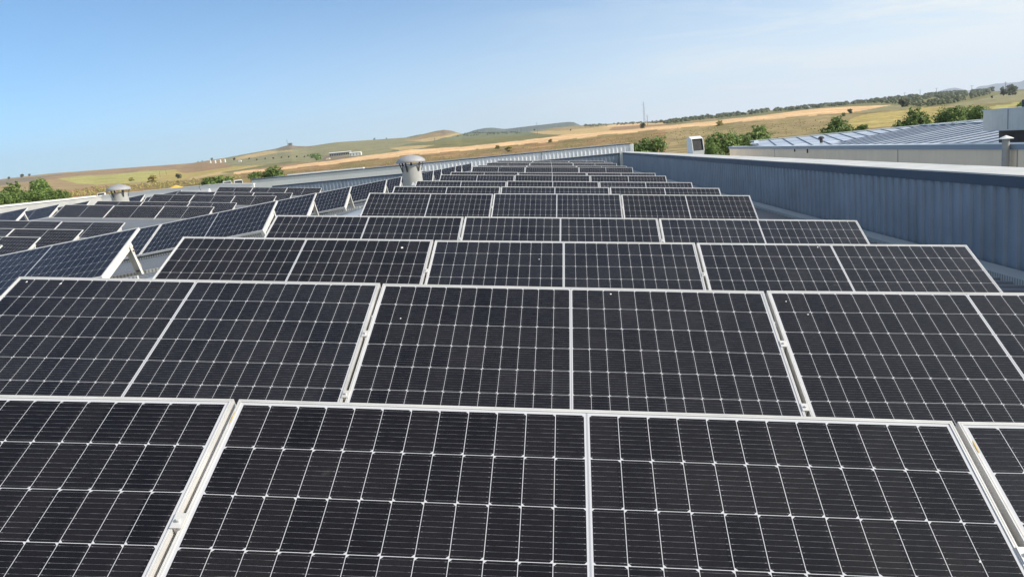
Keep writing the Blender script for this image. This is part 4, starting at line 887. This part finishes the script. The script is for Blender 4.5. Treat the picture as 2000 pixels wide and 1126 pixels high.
# ------------------------------------------------------------------ masts, poles and far buildings
def mast(px, top, foot, label, arms, grp=None, w0=.5, wt=.2, px2=None, name='lattice_mast'):
    p, r = ground_at(px2 or px, foot); q = wray(px, top); h = q.z * r + CW.z - p.z; t = empty(name, p, label, 'pylon' if arms else 'pole', grp)
    k = r / 1000
    b = MB()
    if name == 'lattice_mast':
        n = 10
        for s in ((-1, -1), (1, -1), (1, 1), (-1, 1)): b.tube((s[0] * w0 * k, s[1] * w0 * k, 0), (s[0] * wt * k, s[1] * wt * k, h), .10 * k, .08 * k, 4)
        for i in range(n):
            z0, z1 = h * i / n, h * (i + 1) / n; u0 = w0 + (wt - w0) * i / n; u1 = w0 + (wt - w0) * (i + 1) / n
            for s in (-1, 1): b.tube((-u0 * k, s * u0 * k, z0), (u1 * k, s * u1 * k, z1), .06 * k, n=4); b.tube((s * u0 * k, -u0 * k, z0), (s * u1 * k, u1 * k, z1), .06 * k, n=4)
    else: b.tube((0, 0, 0), (0, 0, h), w0 * k, w0 * .8 * k, 6)
    b.build('tower' if arms else 'shaft', MAT['pole'], t)
    for z, l, s in arms:
        b = MB(); b.beam((s[0] * l * k, 0, h * z), (s[1] * l * k, 0, h * z), .16 * k, .16 * k); b.build('crossarm', MAT['pole'], t)
    return t
mast(1257, 198.5, 240, 'tall lattice electricity mast on the skyline above the lone round bush', [(.86, 3.2, (-1, 0)), (.70, 3.0, (0, 1)), (.55, 3.0, (-1, 0))], px2=1259, w0=.9, wt=.35)
mast(1264, 224, 245, 'shorter lattice mast just right of the tall one', [(.8, 2, (-.5, 1))], px2=1265, w0=.45, wt=.25)
mast(1049, 239, 262, 'thin lattice mast in front of the wooded plateau', [(.8, 1.8, (-.5, .5))], px2=1050, w0=.4, wt=.2)
for px, tp, ft, lb in ((1767, 181, 189, 'faint pole on the right skyline, left one of three'), (1797, 175.5, 187, 'faint T-shaped pylon on the right skyline, second of three'), (1829, 172, 184, 'faint thin pole on the right skyline, right one of three'), (1898, 167, 180, 'faint pole between the two blue mountains')):
    mast(px, tp, ft, lb, [(.97, 2.0, (-1, 1))], 'faint poles along the right skyline', .25, .2, name='pole')
mast(1964, 160, 179, 'tall pale pole on the skyline between two dark trees at far right', [(.95, 1.5, (-1, 1))], None, .35, .3, name='pole')
for px, tp, ft, lb in ((313, 335, 346, 'small dark pole on the edge of the yellow-green field'), (325, 331, 341, 'second small dark pole near the edge of the golden field'), (850, 269, 281, 'thin pole on the green hill'), (562, 272, 286, 'thin aerial mast beside the hut on the pointed knoll'), (733, 268, 274, 'short pole on the skyline above the farm building')):
    mast(px, tp, ft, lb, [], None, .28 if px < 340 or px > 560 else .2, name='pole')
for px, py, hh, lb in ((411.5, 319, 4.5, 'white water tank, leftmost of four on the brown hill'), (421, 319, 5.5, 'white water tank, second from the left of four'), (431, 318, 5.5, 'white water tank, third from the left of four'), (440, 317.5, 6.0, 'white water tank, rightmost of four')):
    p, r = ground_at(px, py); k = r / FPX; t = empty('water_tank', p, lb, 'tank', 'white tanks on the brown hill')
    b = MB(); b.tube((0, 0, -.5 * k), (0, 0, (hh - .8) * k), 1.4 * k, 1.4 * k, 14); b.build('shell', MAT['white'], t)
    b = MB(); b.tube((0, 0, (hh - .8) * k), (0, 0, (hh + .2) * k), 1.5 * k, .2 * k, 14); b.build('roof', MAT['whiteedge'], t)
def house(px, py, wpx, hpx, dpx, label, wall='white', roof='whiteedge', wins=0, rz=0, split=None):
    p, r = ground_at(px, py); k = r / FPX; t = empty('farm_building', p - Vector((0, 0, .6 * k)), label, 'building'); t.rotation_euler.z = rz; w_, h_, d_ = wpx * k, (hpx + .6) * k, dpx * k
    b = MB(); b.box((0, 0, h_ * .42), (w_, d_, h_ * .84)); b.build('wall', MAT[wall], t)
    b = MB(); b.prism([(-w_ * .52, -d_ * .55, h_ * .84), (w_ * .52, -d_ * .55, h_ * .84), (w_ * .52, 0, h_), (-w_ * .52, 0, h_)], (0, 0, -.04 * h_)); b.prism([(-w_ * .52, 0, h_), (w_ * .52, 0, h_), (w_ * .52, d_ * .55, h_ * .84), (-w_ * .52, d_ * .55, h_ * .84)], (0, 0, -.04 * h_)); b.build('roof', MAT[roof], t)
    for i in range(wins):
        b = MB(); x = -w_ * .42 + w_ * .84 * i / max(1, wins - 1); b.box((x, -d_ / 2 - .02 * k, h_ * .36), (w_ * .045, .12 * k, h_ * .5)); b.build('doorway', MAT['black'], t)
    return t
house(665, 303.5, 40, 6.5, 12, 'long open-fronted farm shed with pale roof on the green hill', 'cement', 'whiteedge', 11)
house(695, 303.5, 22, 6.5, 8, 'white farm building at the right end of the long farm shed', 'white', 'shedgrey', 4)
house(641, 311, 7, 2.6, 4, 'tiny tan hut right of the dark thicket', 'beige', 'cement')
house(567.5, 284.5, 6.5, 5, 5, 'small grey hut on top of the pointed knoll', 'pole', 'pole', 1)
house(469, 316, 5, 3, 3, 'tiny white hut right of the four tanks', 'white', 'whiteedge')

# ------------------------------------------------------------------ air
b = MB(); hz0, hz1 = GZ - 1.6, 520
b.box((0, 4700, (hz0 + hz1) / 2), (26000, 11400, hz1 - hz0))
hm = bpy.data.materials.new('haze'); hm.use_nodes = True; hm.node_tree.nodes.clear()
ho = hm.node_tree.nodes.new('ShaderNodeOutputMaterial'); hv = hm.node_tree.nodes.new('ShaderNodeVolumePrincipled')
hv.inputs['Color'].default_value = (.80, .88, 1.0, 1); hv.inputs['Density'].default_value = 0.00010; hv.inputs['Anisotropy'].default_value = .3
hm.node_tree.links.new(hv.outputs[0], ho.inputs['Volume'])
hz = b.build('haze', hm); tag(hz, 'thin pale haze over the far fields and hills', 'haze', kind='stuff')
